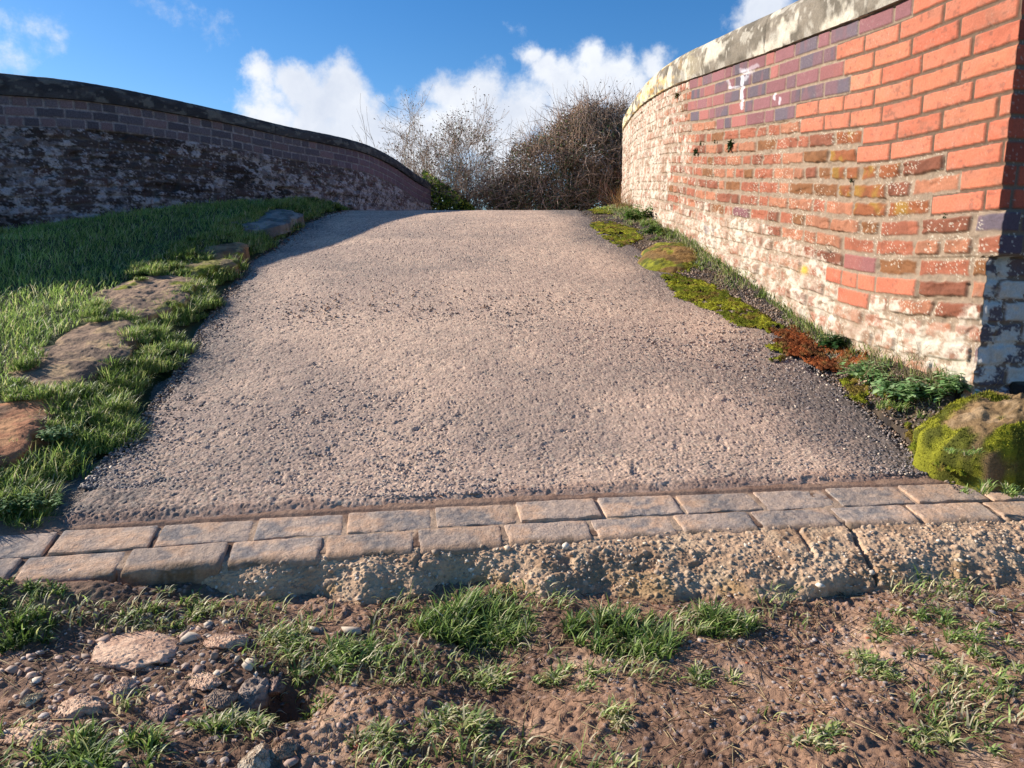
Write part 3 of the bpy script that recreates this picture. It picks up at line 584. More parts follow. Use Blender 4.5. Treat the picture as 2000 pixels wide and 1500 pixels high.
def build_edging():
    root = thing('brick_edging', 'two rows of worn blue-brown paving bricks across the foot of the ramp', 'edging', (0, ye(0), ez(0)))
    r = random.Random(5); tilt = math.radians(9.5)
    def frame(x, off):                      # off: distance behind the centre line
        e = .01; t = np.array([2*e, ye(x+e)-ye(x-e), 0]); t /= np.linalg.norm(t); n = np.array([-t[1], t[0], 0])
        p = np.array([x, ye(x), ez(x)])+n*off*math.cos(tilt); p[2] += off*math.sin(tilt); return p, t, n
    rows = [(.056, -1.32, 0, .005), (-.056, -1.27, 1, .019)]
    for off, x0, row, nose in rows:
        xx = x0; i = 0
        while xx < 1.62:
            l = .216+r.uniform(-.006, .006)
            if row == 1 and i == 0: l = .13
            if row == 1 and i == 5 or row == 0 and i == 11: l = .214
            p, t, n = frame(xx+l/2, off); V, F = worn_brick(l, .106, .075, .005, nose, 500+row*50+i)
            a = r.uniform(-.012, .012); b = r.uniform(-.015, .015); n2 = n*math.cos(tilt)+np.array([0, 0, math.sin(tilt)]); up = np.cross(t, n2)
            t2 = t+up*a; W = p+V[:, :1]*t2+V[:, 1:2]*n2+(V[:, 2:]-.0375+r.uniform(-.003, .003)+V[:, 1:2]*b)*up
            q = fbm(V[:, 0]*9+i*7, V[:, 1]*9+row*5, 4, 520+i); c = mixc(np.broadcast_to(lin(170, 150, 136), (len(V), 3)), lin(132, 124, 120), ss(q, .38, .62)*1.)
            c = mixc(c, lin(202, 164, 134), ss(fbm(V[:, 0]*12+i, V[:, 1]*18, 3, 540+i), .46, .66)*.8); c = mixc(c, lin(196, 170, 148), .5*ss(fbm(V[:, 0]*70+i, V[:, 1]*70, 3, 580+i), .45, .6))
            fr = ss(-V[:, 1], .012, .045)*row; c = mixc(c, lin(166, 134, 108), fr*.75); c = mixc(c, lin(104, 88, 70), fr*ss(fbm(V[:, 0]*25, V[:, 2]*25, 3, 560+i), .5, .65)*.7)
            pf = V[:, 2]*0+ (hsh((V[:, 0]*400).astype(int), (V[:, 1]*400).astype(int), i) > .9)*.25; c = mixc(c, lin(190, 178, 166), pf)
            make_obj('paving_brick', W, F, M_conc, c*np.array([.98, .97, .94])*(.9+.2*r.random()), root)
            xx += (l+.010)*t[0]; i += 1
    # sandy mortar bed between and under them
    x = np.linspace(-1.36, 1.66, 900); s = np.linspace(-.098, .19, 70); X, S = np.meshgrid(x, s, indexing='ij')
    T_ = .153-.056*X; Yc = ye(X); nrm = np.sqrt(1+T_**2); Z = ez(X)+S*math.sin(tilt)-.0050+.006*ss(S, .108, .118)+(fbm(X*30, S*30, 4, 590)-.5)*.006-.035*ss(-S, .075, .098)
    c = mixc(np.broadcast_to(lin(186, 158, 132), X.shape+(3,)), lin(120, 92, 74), ss(fbm(X*14, S*14, 3, 591), .4, .65)); c = mixc(c, lin(150, 118, 98), ss(S, .09, .11)*.8)
    make_obj('mortar_bed', np.stack([X-T_/nrm*S, Yc+S/nrm, Z], -1).reshape(-1, 3), gridF(*X.shape)[:, ::-1], M_conc, c.reshape(-1, 3)*.85, root)
    # rough concrete footing
    x = np.linspace(-1.22, 1.75, 1180); t = np.linspace(0, 1, 130); X, S = np.meshgrid(x, t, indexing='ij')
    fpx = [(150,1152),(300,1172),(420,1180),(500,1188),(620,1166),(700,1190),(800,1178),(880,1150),(960,1158),(1060,1178),(1180,1158),(1300,1172),(1400,1168),(1480,1192),(1560,1190),(1640,1196),(1720,1186),(1850,1165),(2000,1145),(2150,1130)]
    fp = np.array([hit(a, b, lambda x_, y_: x_*0+DZ-.005) for a, b in fpx])
    yfr = np.interp(X, fp[:, 0], fp[:, 1])+(fbm(X*14, X*0, 4, 600)-.5)*.05; yb = ye(X)-.082
    br = .30+.40*(fbm(X*5, X*0+3, 3, 601)-.5)                        # where the top rolls over into the face
    ztop = ez(X)-.020; zft = DZ-.020
    fl = np.clip(S/br, 0, 1); fc = np.clip((S-br)/(1-br), 0, 1); yk = yb+(yfr-yb)*.36
    Yh = yb+(yk-yb)*fl+(yfr-yk)*fc**.92; Z = ztop-.018*fl**1.3+(zft-ztop+.018)*fc**1.12
    dY = np.gradient(Yh, axis=1); dZ = np.gradient(Z, axis=1); Q = np.cumsum(np.hypot(dY, dZ), 1); ln = np.maximum(np.hypot(dY, dZ), 1e-6); ny_, nz_ = dZ/ln, -dY/ln
    ny_, nz_ = np.where(nz_ < 0, -ny_, ny_), np.abs(nz_)
    big = (fbm(X*9, Q*9, 4, 602)-.5); f1, f2, idv, ox, oy = worley(X*55, Q*55, 603); g1, g2, idw, _, _ = worley(X*120, Q*120, 605)
    agg = (idv > .74)*ss(f1, .48, .15)*.0042+(idw > .5)*ss(g1, .5, .2)*.0022
    mid = (fbm(X*30, Q*30, 5, 604, .6)-.5)*.012-.007*ss(fbm(X*15, Q*18, 3, 606), .6, .75)
    d = big*.018*ss(S, .1, .5)+agg+mid*(.5+.5*ss(S, .1, .4))
    cxs = hit(1715, 1110, lambda x_, y_: x_*0+.08); hollow = .9*np.exp(-(((X-hit(1625,1150,lambda x_,y_:x_*0+.06)[0])/.09)**2+((S-.82)/.14)**2))
    crack = np.zeros(X.shape)
    for cx0, amp, slant, s1 in ((cxs[0], .02, .05, .75), (hit(1570,1065,lambda x_,y_:x_*0+.1)[0], .008, .06, .3), (hit(820,1110,lambda x_,y_:x_*0+.1)[0], .008, .02, .45), (-.86, .007, .03, .5)):
        crack += amp*np.exp(-((X-cx0+slant*S+.02*(fbm(S*6, X*0+cx0*9, 3, 610)-.5))/.006)**2)*(1-ss(S, s1-.1, s1))
    Z = Z+d*nz_-.05*hollow-crack; Yh = Yh+d*ny_+.05*hollow
    c = mixc(np.broadcast_to(lin(184, 158, 132), X.shape+(3,)), lin(156, 130, 106), ss(fbm(X*8, Yh*8, 4, 611), .38, .62))
    c = mixc(c, lin(198, 176, 148), ss(fbm(X*18, Q*18, 4, 612), .54, .68)*.6); c = mixc(c, lin(190, 176, 158)*(.6+.5*idv[..., None]), (idv > .74)*ss(f1, .42, .3)*.45)
    c = mixc(c, lin(160, 132, 88), ss(fbm(X*10+7, Q*10, 3, 613), .6, .72)*ss(S, .4, .8)*.6); c = mixc(c, lin(120, 92, 74), ss(S, .86, 1)*.7)
    c = mixc(c, lin(70, 66, 34), hollow*.8*ss(fbm(X*30, Z*30, 2, 614), .4, .6))
    o = make_obj('concrete_footing', np.stack([X, Yh, Z], -1).reshape(-1, 3), gridF(*X.shape), M_conc, c.reshape(-1, 3)*np.array([1.08, 1.0, .92]))
    tag(o, 'rough crumbling concrete footing with pebbles in it along the front of the brick edging', 'footing')
    global FOOT; FOOT = np.stack([X, Yh, Z], -1)[30:-10, 12:110].reshape(-1, 3)
build_edging()

# ------------------------------------------------------------------ stones
def slab(name, poly, zf, thick, seed, c1, c2, c3, label, cat, group=None, roundness=.22, rough=.02, dome=.0, moss=0., mat=None, world=False, lift=.0, nr=70, nt=260, strata=1., epow=6):
    pts = np.array([hit(a, b, zf)[:2] for a, b in poly]) if not world else np.array(poly, float)
    c = pts.mean(0); ang = np.arctan2(pts[:, 1]-c[1], pts[:, 0]-c[0]); rad = np.hypot(*(pts-c).T); o = np.argsort(ang); ang = ang[o]; rad = rad[o]
    th = np.linspace(-math.pi, math.pi, nt, endpoint=False); rb_ = (1.0 if world else 1.05)*np.interp(th, np.r_[ang-2*math.pi, ang, ang+2*math.pi], np.r_[rad, rad, rad])
    rb_ = np.convolve(np.r_[rb_[-6:], rb_, rb_[:6]], np.ones(5)/5, 'same')[6:-6]*(1+(fbm(np.cos(th)*3+seed, np.sin(th)*3, 4, seed)-.5)*.16)
    rs = np.concatenate([np.linspace(0, 1, nr), np.full(14, 1.)]); sk = np.concatenate([np.zeros(nr), np.linspace(0, 1, 15)[1:]])
    TH, RS = np.meshgrid(th, rs); SK = np.repeat(sk[:, None], nt, 1)
    edge = np.clip(RS, 0, 1)
    X = c[0]+np.cos(TH)*rb_[None]*(RS+SK*.05); Y = c[1]+np.sin(TH)*rb_[None]*(RS+SK*.05)
    zb = zf(X, Y)+lift; n1 = fbm(X*11+seed, Y*11, 5, seed+1)-.5; n2 = fbm(X*5+seed, Y*22, 4, seed+2)-.5; n3 = fbm(X*60, Y*60, 3, seed+3)-.5
    Z = zb+dome*(1-edge**2)-roundness*thick*edge**epow+n1*rough*1.4+np.abs(n2)*-rough*strata+n3*rough*.28-thick*SK*1.1
    wob = (fbm(TH*4, Z*30, 3, seed+6)-.5)*.02*ss(RS, .8, 1); X = X+np.cos(TH)*wob; Y = Y+np.sin(TH)*wob
    C = mixc(np.broadcast_to(c1, X.shape+(3,)), c2, ss(fbm(X*9+seed, Y*9, 4, seed+4), .38, .62)); C = mixc(C, c3, ss(fbm(X*16+seed, Y*16, 4, seed+5), .55, .7)*.8)
    if moss: C = mixc(C, mixc(np.broadcast_to(lin(132, 132, 38), C.shape), lin(84, 88, 32), ss(fbm(X*30, Y*30, 3, seed+8), .4, .6)), ss(fbm(X*8+2, Y*8+Z*5, 4, seed+7)+moss-.5+.1*(edge > .8), .46, .58)*.95)
    nr_t = len(rs); F = []
    a = np.arange(nt); b = (a+1) % nt
    q = np.concatenate([np.stack([k*nt+a, k*nt+b, (k+1)*nt+b, (k+1)*nt+a], -1) for k in range(nr_t-1)])
    V = np.stack([X, Y, Z], -1).reshape(-1, 3)
    o = make_obj(name, V, q[:, ::-1], mat or M_stone, C.reshape(-1, 3)*1.1)
    # move origin to the stone's foot
    off = Vector((float(c[0]), float(c[1]), float(Z.mean()))); o.data.transform(__import__('mathutils').Matrix.Translation(-off)); o.location = off
    tag(o, label, cat, group); return o
kz_ = lambda x, y: R(y)+.104-.012*ss(y, 3.4, 4.4)
gk = 'sandstone kerb slabs along the left verge'
sand1, sand2, sand3 = lin(150, 122, 98), lin(114, 94, 78), lin(176, 146, 108)
slab('kerb_stone', [(14,738),(105,665),(189,619),(259,616),(257,637),(241,662),(196,706),(133,744),(42,758)], kz_, .09, 700, sand1, sand2, sand3, 'long flat sandstone kerb slab, brown grey, second from the near left corner', 'kerb stone', gk, rough=.022, moss=.10)
slab('kerb_stone', [(196,612),(206,580),(255,545),(304,532),(367,535),(352,560),(308,594),(266,613)], kz_, .09, 710, sand1*1.05, sand2*1.1, sand3, 'pale pitted sandstone kerb slab in sunlit grass with yellow lichen on its near edge', 'kerb stone', gk, rough=.024, moss=.32)
slab('kerb_stone', [(-160,800),(0,776),(108,762),(110,792),(92,808),(56,842),(36,872),(0,890),(-160,960)], kz_, .09, 720, lin(160, 108, 76), lin(120, 90, 68), lin(178, 132, 92), 'reddish sandstone kerb slab cut off by the left edge of the photo', 'kerb stone', gk, rough=.018, moss=.02)
slab('kerb_stone', [(340,524),(385,508),(440,500),(462,503),(425,516),(372,528)], kz_, .12, 730, lin(150, 128, 92), lin(120, 104, 74), lin(150, 140, 70), 'small mossy kerb slab half buried in sunlit grass', 'kerb stone', gk, moss=.5)
slab('kerb_stone', [(392,497),(430,476),(474,468),(474,480),(440,494),(412,503)], kz_, .12, 740, lin(150, 120, 88), lin(112, 90, 66), lin(170, 140, 92), 'narrow brown kerb slab lying on the edge of the wall shadow', 'kerb stone', gk, moss=.16)
slab('kerb_stone', [(482,442),(500,420),(539,405),(574,412),(562,424),(525,440)], lambda x, y: R(y)+.095, .06, 750, lin(132, 126, 118), lin(100, 96, 90), lin(150, 142, 130), 'grey kerb slab in full shade near the top of the left verge', 'kerb stone', gk, moss=.05)
rz_ = lambda x, y: R(y)+.035
slab('mossy_stone', [(1262,492),(1275,478),(1310,474),(1350,480),(1374,498),(1366,514),(1310,520),(1270,512)], rz_, .07, 760, lin(140, 108, 62), lin(112, 88, 52), lin(128, 120, 30), 'small rounded brown stone capped with moss in the right verge below the wall', 'stone', dome=.045, roundness=.45, moss=.38)
slab('mossy_boulder', [(1.25, 2.13), (1.30, 2.24), (1.46, 2.29), (1.70, 2.27), (2.0, 2.2), (2.05, 2.05), (1.75, 2.0), (1.52, 2.0), (1.34, 2.03)], lambda x, y: H-.385-.12*(2.15-y)-.05*ss(1.5-x, 0, .3), .24, 770, lin(138, 112, 80), lin(108, 88, 62), lin(168, 142, 110), 'large boulder furred with yellow green moss at the foot of the brick pier', 'boulder', world=True, dome=.0, roundness=.36, rough=.05, moss=.52, mat=M_moss, epow=4)
def boulder_fuzz():
    b = [o for o in scene.objects if o.name.startswith('mossy_boulder')][0]; n = len(b.data.vertices); co = np.zeros(n*3, np.float32); b.data.vertices.foreach_get('co', co); co = co.reshape(-1, 3)+np.array(b.location)
    cc = np.zeros(n*4, np.float32); b.data.color_attributes['Col'].data.foreach_get('color', cc); cc = cc.reshape(-1, 4)[:, :3]; ok = np.nonzero(cc[:, 2] < cc[:, 1]*.42)[0]; k = rng.choice(ok, 26000); rt = co[k]+rng.normal(0, .004, (26000, 3))*[1, 1, .2]
    v = blades(rt, rng.uniform(0, 6.28, len(k)), rng.uniform(.003, .009, len(k)), rng.uniform(.2, 1.6, len(k)), np.full(len(k), .0014), cc[k]*rng.uniform(.8, 1.5, (len(k), 1)), lev=3)
    o = make_obj('moss_fuzz', v[0], v[1], M_moss, v[2]); tag(o, 'fuzzy short moss covering the large boulder by the pier', 'moss', kind='stuff')

def ico(sub=3):
    t = (1+5**.5)/2; v = [(-1,t,0),(1,t,0),(-1,-t,0),(1,-t,0),(0,-1,t),(0,1,t),(0,-1,-t),(0,1,-t),(t,0,-1),(t,0,1),(-t,0,-1),(-t,0,1)]
    f = [(0,11,5),(0,5,1),(0,1,7),(0,7,10),(0,10,11),(1,5,9),(5,11,4),(11,10,2),(10,7,6),(7,1,8),(3,9,4),(3,4,2),(3,2,6),(3,6,8),(3,8,9),(4,9,5),(2,4,11),(6,2,10),(8,6,7),(9,8,1)]
    v = [np.array(a)/np.linalg.norm(a) for a in v]
    for _ in range(sub):
        cache = {}; nf = []
        def mid(a, b):
            k = (min(a, b), max(a, b))
            if k not in cache: m = v[a]+v[b]; v.append(m/np.linalg.norm(m)); cache[k] = len(v)-1
            return cache[k]
        for a, b, c in f: ab, bc, ca = mid(a, b), mid(b, c), mid(c, a); nf += [(a, ab, ca), (b, bc, ab), (c, ca, bc), (ab, bc, ca)]
        f = nf
    return np.array(v), np.array(f)
ICO5, ICO1 = ico(5), ico(1)
def rock(px, py, wpx, hpx, seed, label, c1=lin(200, 174, 156), c2=lin(168, 142, 126), flat=.55, sink=.4):
    p = hit(px, py, G); D = p[1]*cth-(p[2]-H)*sth; rx_ = wpx/2/FPX*D; ry_ = max(hpx/2/FPX*D*1.55, rx_*.5); rz2 = min(rx_, ry_)*flat
    V, F = ICO5; n = V/1.0
    d = 1+(fbm(n[:, 0]*2+seed, n[:, 1]*2+n[:, 2]*1.3, 3, seed)-.5)*.55+(fbm(n[:, 0]*7+seed+n[:, 2]*5, n[:, 1]*7-n[:, 2]*5, 4, seed+1)-.5)*.20
    rr_ = np.random.default_rng(seed); q = n*d[:, None]
    for _ in range(14):
        pn = rr_.normal(0, 1, 3); pn /= np.linalg.norm(pn); lim_ = rr_.uniform(.62, .86); e_ = q@pn-lim_; q = q-np.where(e_ > 0, e_*.88, 0)[:, None]*pn[None]
    q = q*1.12; W = q*np.array([rx_, ry_, rz2]); W += np.array([0, 0, 1.])*((fbm(n[:, 0]*22, n[:, 1]*22, 3, seed+2)-.5)*.006)[:, None]
    a = random.uniform(-.5, .5); W = np.stack([W[:, 0]*math.cos(a)-W[:, 1]*math.sin(a), W[:, 0]*math.sin(a)+W[:, 1]*math.cos(a), W[:, 2]], -1)
    loc = (p[0], p[1], p[2]-rz2*sink+.004)
    C = mixc(np.broadcast_to(c1, (len(V), 3)), c2, ss(fbm(n[:, 0]*4+seed, n[:, 1]*4+n[:, 2]*4, 4, seed+3), .4, .62)); C = mixc(C, C_dirt, ss(-n[:, 2], -.25, .15)*.8)
    o = make_obj('stone', W+np.array(loc), F, M_stone, C*.95, loc=loc); tag(o, label, 'stone', 'loose stones in the trodden earth'); return o
pk1, pk2 = lin(226, 190, 160), lin(196, 158, 132)
rock(265,1268,190,105,801,'broad flat pinkish stone set in the earth below the left end of the edging', pk1, pk2, .28, .35)
rock(150,1382,100,58,802,'rounded pinkish stone low on the left among gravel', pk1, pk2, .6, .45)
rock(488,1362,80,62,803,'knobbly grey stone, largest of the three side by side at lower left', lin(170,150,134), lin(132,114,102), .75, .35)
rock(428,1366,62,44,804,'smaller stone touching the left side of the knobbly grey stone', lin(176,152,130), lin(140,118,102), .65, .4)
rock(541,1337,44,44,805,'small stone touching the upper right of the knobbly grey stone', lin(168,140,124), lin(130,108,96), .7, .35)
rock(438,1252,92,34,806,'low pale stone just right of the broad flat stone', pk1, pk2, .5, .5)
rock(400,1330,74,34,807,'flat pinkish stone above the row of three stones', pk1, pk2, .4, .45)
rock(322,1392,52,40,808,'grey pink stone left of the row of three stones', lin(172,146,134), pk2, .6, .45)
rock(235,1348,60,42,809,'pinkish lump between the broad flat stone and the rounded stone', pk1, pk2, .5, .45)
rock(502,1488,66,62,810,'pale angular stone at the bottom edge beside the dark hollow', lin(202,184,160), lin(160,136,112), .9, .3)
rock(556,1466,44,36,811,'small tan stone right of the pale angular stone at the bottom edge', lin(190,156,128), lin(150,120,98), .7, .4)
rock(62,1368,34,26,812,'small cream stone at the far left edge of the earth', lin(206,192,160), lin(170,150,120), .7, .3)
rock(70,1432,110,60,813,'low gravelly stone at the lower left edge', pk1, pk2, .4, .5)
rock(118,1468,60,48,814,'pinkish stone at the bottom left corner half under grass', pk1, pk2, .6, .45)
rock(215,1300,40,20,815,'thin stone lying against the lower rim of the broad flat stone', lin(160,140,130), pk2, .5, .4)

def pebbles():
    V0, F0 = ICO1; parts = []; N = 5200; xs = rng.uniform(-1.3, 1.5, N); ys = rng.uniform(.85, 1.62, N)
    den = fbm(xs*3, ys*3, 3, 830)+.28*np.exp(-((xs+.8)/.35)**2)+.18*np.exp(-(((xs-.55)/.3)**2+((ys-1.1)/.2)**2)); keep = (den > .5) & (ys < ye(xs)-.2); xs, ys = xs[keep], ys[keep]
    z = G(xs, ys); sz = rng.gamma(2.0, .0010, len(xs))+.0013; pal = [lin(176,158,146), lin(196,180,168), lin(140,124,116), lin(188,150,128), lin(196,110,74), lin(120,120,126), lin(160,130,112)]
    Vs = []; Fs = []; Cs = []
    for i in range(len(xs)):
        s = sz[i]*np.array([1, rng.uniform(.6, 1.1), rng.uniform(.4, .7)]); a = rng.uniform(0, 6.28); q = V0*s*(1+rng.uniform(-.12, .12, (len(V0), 1))); q = np.stack([q[:, 0]*math.cos(a)-q[:, 1]*math.sin(a), q[:, 0]*math.sin(a)+q[:, 1]*math.cos(a), q[:, 2]], -1)
        Vs.append(q+[xs[i], ys[i], z[i]+s[2]*.3]); Fs.append(F0+i*len(V0)); Cs.append(np.tile(pal[int(min(6, rng.gamma(1.6, 1.2)))]*rng.uniform(.45, .85), (len(V0), 1)))
    o = make_obj('pebbles', np.concatenate(Vs), np.concatenate(Fs), M_peb, np.concatenate(Cs)); tag(o, 'small mixed pebbles and brick crumbs pressed into the brown earth', 'pebbles', kind='stuff')
pebbles()
def chips(name, x, y, z, s, cols, label, seed, sink=.25):
    V0, F0 = ico(0); n = len(x); r = np.random.default_rng(seed)
    q = V0[None]*(1+r.uniform(-.42, .42, (n, 12, 1)))*(s[:, None]*np.stack([np.ones(n), r.uniform(.5, 1, n), r.uniform(.35, .8, n)], -1))[:, None, :]
    a = r.uniform(0, 6.28, n); t = r.normal(0, .45, n); ca, sa = np.cos(a)[:, None], np.sin(a)[:, None]; ct, st = np.cos(t)[:, None], np.sin(t)[:, None]
    X, Y, Z = q[..., 0], q[..., 1], q[..., 2]; X, Z = X*ct+Z*st, -X*st+Z*ct; X, Y = X*ca-Y*sa, X*sa+Y*ca
    V = np.stack([X+x[:, None], Y+y[:, None], Z+(z+s*sink)[:, None]], -1).reshape(-1, 3); F = (np.arange(n)[:, None, None]*12+F0[None]).reshape(-1, 3)
    o = make_obj(name, V, F, M_peb, np.repeat(cols, 12, 0), smooth=False); tag(o, label, 'chippings', kind='stuff')
def loose_chips():
    r = np.random.default_rng(77)
    # set in the surface of the ramp
    n = 60000; y = 1.9+r.random(n)**1.9*2.6; x = lx(y)+(rx(y)-lx(y))*r.random(n); w = fbm(x*1.7, y*1.7, 4, 44); sd = ss(x-(rx(y)-.55)+(w-.5)*.5, 0, .42)+ss(lx(y)+.34-x+(w-.5)*.4, 0, .38)
    ok = (y > ye(x)+.16) & (r.random(n) < (.42+.5*np.clip(sd+(w-.5)*1.5, 0, 1))*(1-ss(y, 2.4, 4.3))); x, y, sd, w = x[ok], y[ok], sd[ok], w[ok]; n = len(x)
    pal = np.array([lin(200, 170, 146), lin(172, 148, 132), lin(146, 132, 124), lin(112, 104, 102), lin(224, 202, 176), lin(84, 80, 82)]); dk = np.clip(sd*.8+(w-.5)*.8, 0, 1)
    k = np.clip((r.random(n)*3.2+dk*2.6).astype(int), 0, 5); k = np.where((k == 4) & (r.random(n) < .7), 3, k)
    c = pal[k]*r.uniform(.75, 1.15, (n, 1)); chips('road_chippings', x, y, road_z(x, y)-.0005, r.uniform(.0035, .0075, n)*(1+.10*(y-1.9)), c, 'angular stone chippings set in the worn surface of the ramp', 78, .12)
    k = r.integers(0, len(FOOT), 1900); n = len(k); pal = np.array([lin(210, 188, 162), lin(190, 164, 138), lin(172, 148, 124), lin(224, 210, 190), lin(196, 156, 124)])
    chips('aggregate', FOOT[k, 0], FOOT[k, 1], FOOT[k, 2], r.gamma(2.2, .0011, n)+.0012, pal[r.integers(0, 5, n)]*r.uniform(.6, 1., (n, 1)), 'small stones showing in the broken concrete footing', 80, .05)
    n = 330; x = r.normal(-.74, .24, n); y = r.uniform(.9, 1.42, n); ok = y < ye(x)-.2; x, y = x[ok], y[ok]; n = len(x); pal = np.array([lin(200, 168, 146), lin(176, 146, 128), lin(150, 128, 114), lin(216, 196, 172)])
    chips('rubble', x, y, G(x, y), r.gamma(2.0, .0024, n)+.003, pal[r.integers(0, 4, n)]*r.uniform(.65, 1., (n, 1)), 'pinkish crushed rubble bedded in the earth at lower left', 81, .1)
    # loose along the edges and over the right verge
    n = 260; x = r.uniform(-1.15, 1.5, n); y = ye(x)+.125+np.abs(r.normal(0, .03, n)); z = road_z(x, y)-.011
    m = 9000; y2 = 1.95+r.gamma(1.8, 1.0, m); sl_ = r.random(m) < .2; x2 = np.where(sl_, lx(y2)+np.abs(r.normal(0, .07, m)), rx(y2)-.03+(wx(np.maximum(y2, 2.3))-rx(y2))*r.random(m)*.9); ok = y2 < 7.5; x2, y2 = x2[ok], y2[ok]; z2 = np.where(x2 > rx(y2), G(x2, y2), road_z(x2, y2))+.001
    x = np.r_[x, x2]; y = np.r_[y, y2]; z = np.r_[z, z2]; n = len(x); pal = np.array([lin(150, 130, 114), lin(104, 94, 90), lin(176, 150, 128), lin(84, 74, 68), lin(120, 90, 68)])
    chips('loose_chippings', x, y, z, r.uniform(.0025, .0065, n)*(1+.1*(y-1.9)), pal[r.integers(0, 5, n)]*r.uniform(.6, 1.1, (n, 1)), 'loose grit along the edges of the ramp and over the right verge', 79)
loose_chips()

# ------------------------------------------------------------------ grass
def tubes(p0, p1, r0, r1, col, k=3):
    N = len(p0); d = p1-p0; d /= np.maximum(np.linalg.norm(d, axis=1, keepdims=True), 1e-9); a = np.where(np.abs(d[:, 2:]) < .9, np.array([[0, 0, 1.]]), np.array([[1., 0, 0]])); s = np.cross(d, a); s /= np.linalg.norm(s, axis=1, keepdims=True); t = np.cross(d, s)
    V = []
    for p, r in ((p0, r0), (p1, r1)):
        for j in range(k): an = 2*math.pi*j/k; V.append(p+(s*math.cos(an)+t*math.sin(an))*r[:, None])
    V = np.stack(V, 1); q = np.array([(j, (j+1) % k, k+(j+1) % k, k+j) for j in range(k)]); F = (np.arange(N)[:, None, None]*2*k+q[None]).reshape(-1, 4); return V.reshape(-1, 3), F, np.repeat(col, 2*k, 0)
def blades(root, az, hgt, bend, wid, col, tipcol=None, lev=5, kink=None):
    N = len(root); t = np.linspace(0, 1, lev); d = np.stack([np.cos(az), np.sin(az), 0*az], -1)
    waz = az+math.pi/2+rng.uniform(-.9, .9, N); w = np.stack([np.cos(waz), np.sin(waz), 0*az], -1)
    th = bend[:, None]*(t[None]**1.2); ds = hgt/(lev-1)
    hx = np.concatenate([np.zeros((N, 1)), np.cumsum(np.sin(th[:, 1:])*ds[:, None], 1)], 1); hz = np.concatenate([np.zeros((N, 1)), np.cumsum(np.cos(th[:, 1:])*ds[:, None], 1)], 1)
    c = root[:, None]+d[:, None]*hx[..., None]+np.array([0, 0, 1.])*hz[..., None]
    ww = (wid[:, None]*(1-t[None]**2.2)*.5+.0002)[..., None]*w[:, None]
    V = np.stack([c-ww, c+ww], 2).reshape(N, lev*2, 3); k = np.arange(lev-1)*2; q = np.stack([k, k+1, k+3, k+2], -1)
    F = (np.arange(N)[:, None, None]*lev*2+q[None]).reshape(-1, 4)
    if tipcol is None: tipcol = col*1.15
    C = col[:, None]*(1-t[None, :, None])+tipcol[:, None]*t[None, :, None]; C = np.repeat(C[:, :, None], 2, 2).reshape(-1, 3)
    return V.reshape(-1, 3), F, C
g_dark, g_mid, g_lt, g_yel, g_straw = lin(82, 102, 48), lin(120, 146, 68), lin(160, 182, 100), lin(190, 190, 124), lin(212, 200, 162)
def gcol(N, wts):
    pal = np.array([g_dark, g_mid, g_lt, g_yel, g_straw]); return pal[rng.choice(5, N, p=np.array(wts)/sum(wts))]*rng.uniform(.65, 1.1, (N, 1))
def in_slabs(px, py):
    r = np.zeros(px.shape, bool)
    for poly in ([(14,738),(105,665),(189,619),(259,616),(257,637),(241,658),(190,700),(133,738),(42,752)], [(196,612),(206,580),(255,545),(304,532),(367,535),(345,556),(300,590),(260,610)], [(-160,800),(0,776),(108,762),(108,788),(86,803),(50,838),(30,866),(0,880),(-160,950)], [(340,524),(385,508),(440,500),(462,503),(425,514),(372,526)], [(400,495),(430,478),(470,470),(470,478),(440,490),(415,499)], [(486,440),(502,421),(539,407),(570,412),(558,422),(525,437)]): r |= inpoly(px, py, poly)
    return r
def lawn():
    N = 230000; x = rng.uniform(-5.2, -1.2, N); y = rng.uniform(1.7, 8.6, N)
    kerb = lx(y)-.46+(fbm(x*5, y*5, 2, 90)-.5)*.12; ok = (x < kerb) & (x > lwx(y)-.05) & (-1000*x/FPX < 1e9); px, py, D = proj(np.stack([x, y, G(x, y)], -1)); ok &= (px > -120) & (py < 1100) & ~in_slabs(px, py+2)
    thin = rng.random(N) < np.clip(1.6/(y-1.0), .35, 1); ok &= thin
    x, y = x[ok], y[ok]; n = len(x); cl = fbm(x*6, y*6, 3, 91); hgt = (.022+.055*cl)*rng.uniform(.6, 1.3, n)*(1+.35*ss(y, 5, 8)*0)
    az = np.where(rng.random(n) < .55, rng.normal(-.4, .9, n), rng.uniform(0, 6.28, n)); bend = rng.uniform(.5, 2.1, n)
    v = blades(np.stack([x, y, G(x, y)-.003], -1), az, hgt, bend, rng.uniform(.0018, .0036, n)*(1+.12*(y-3)).clip(1, 1.8), gcol(n, [.14, .3, .38, .12, .06])*(.75+.9*fbm(x*2.2, y*2.2, 3, 92)[:, None]))
    o = make_obj('lawn_grass', *[v[0], v[1]], M_grass, v[2]); tag(o, 'short green grass bank between the left wall and the kerb stones', 'grass', kind='stuff'); print('lawn', n)
lawn()
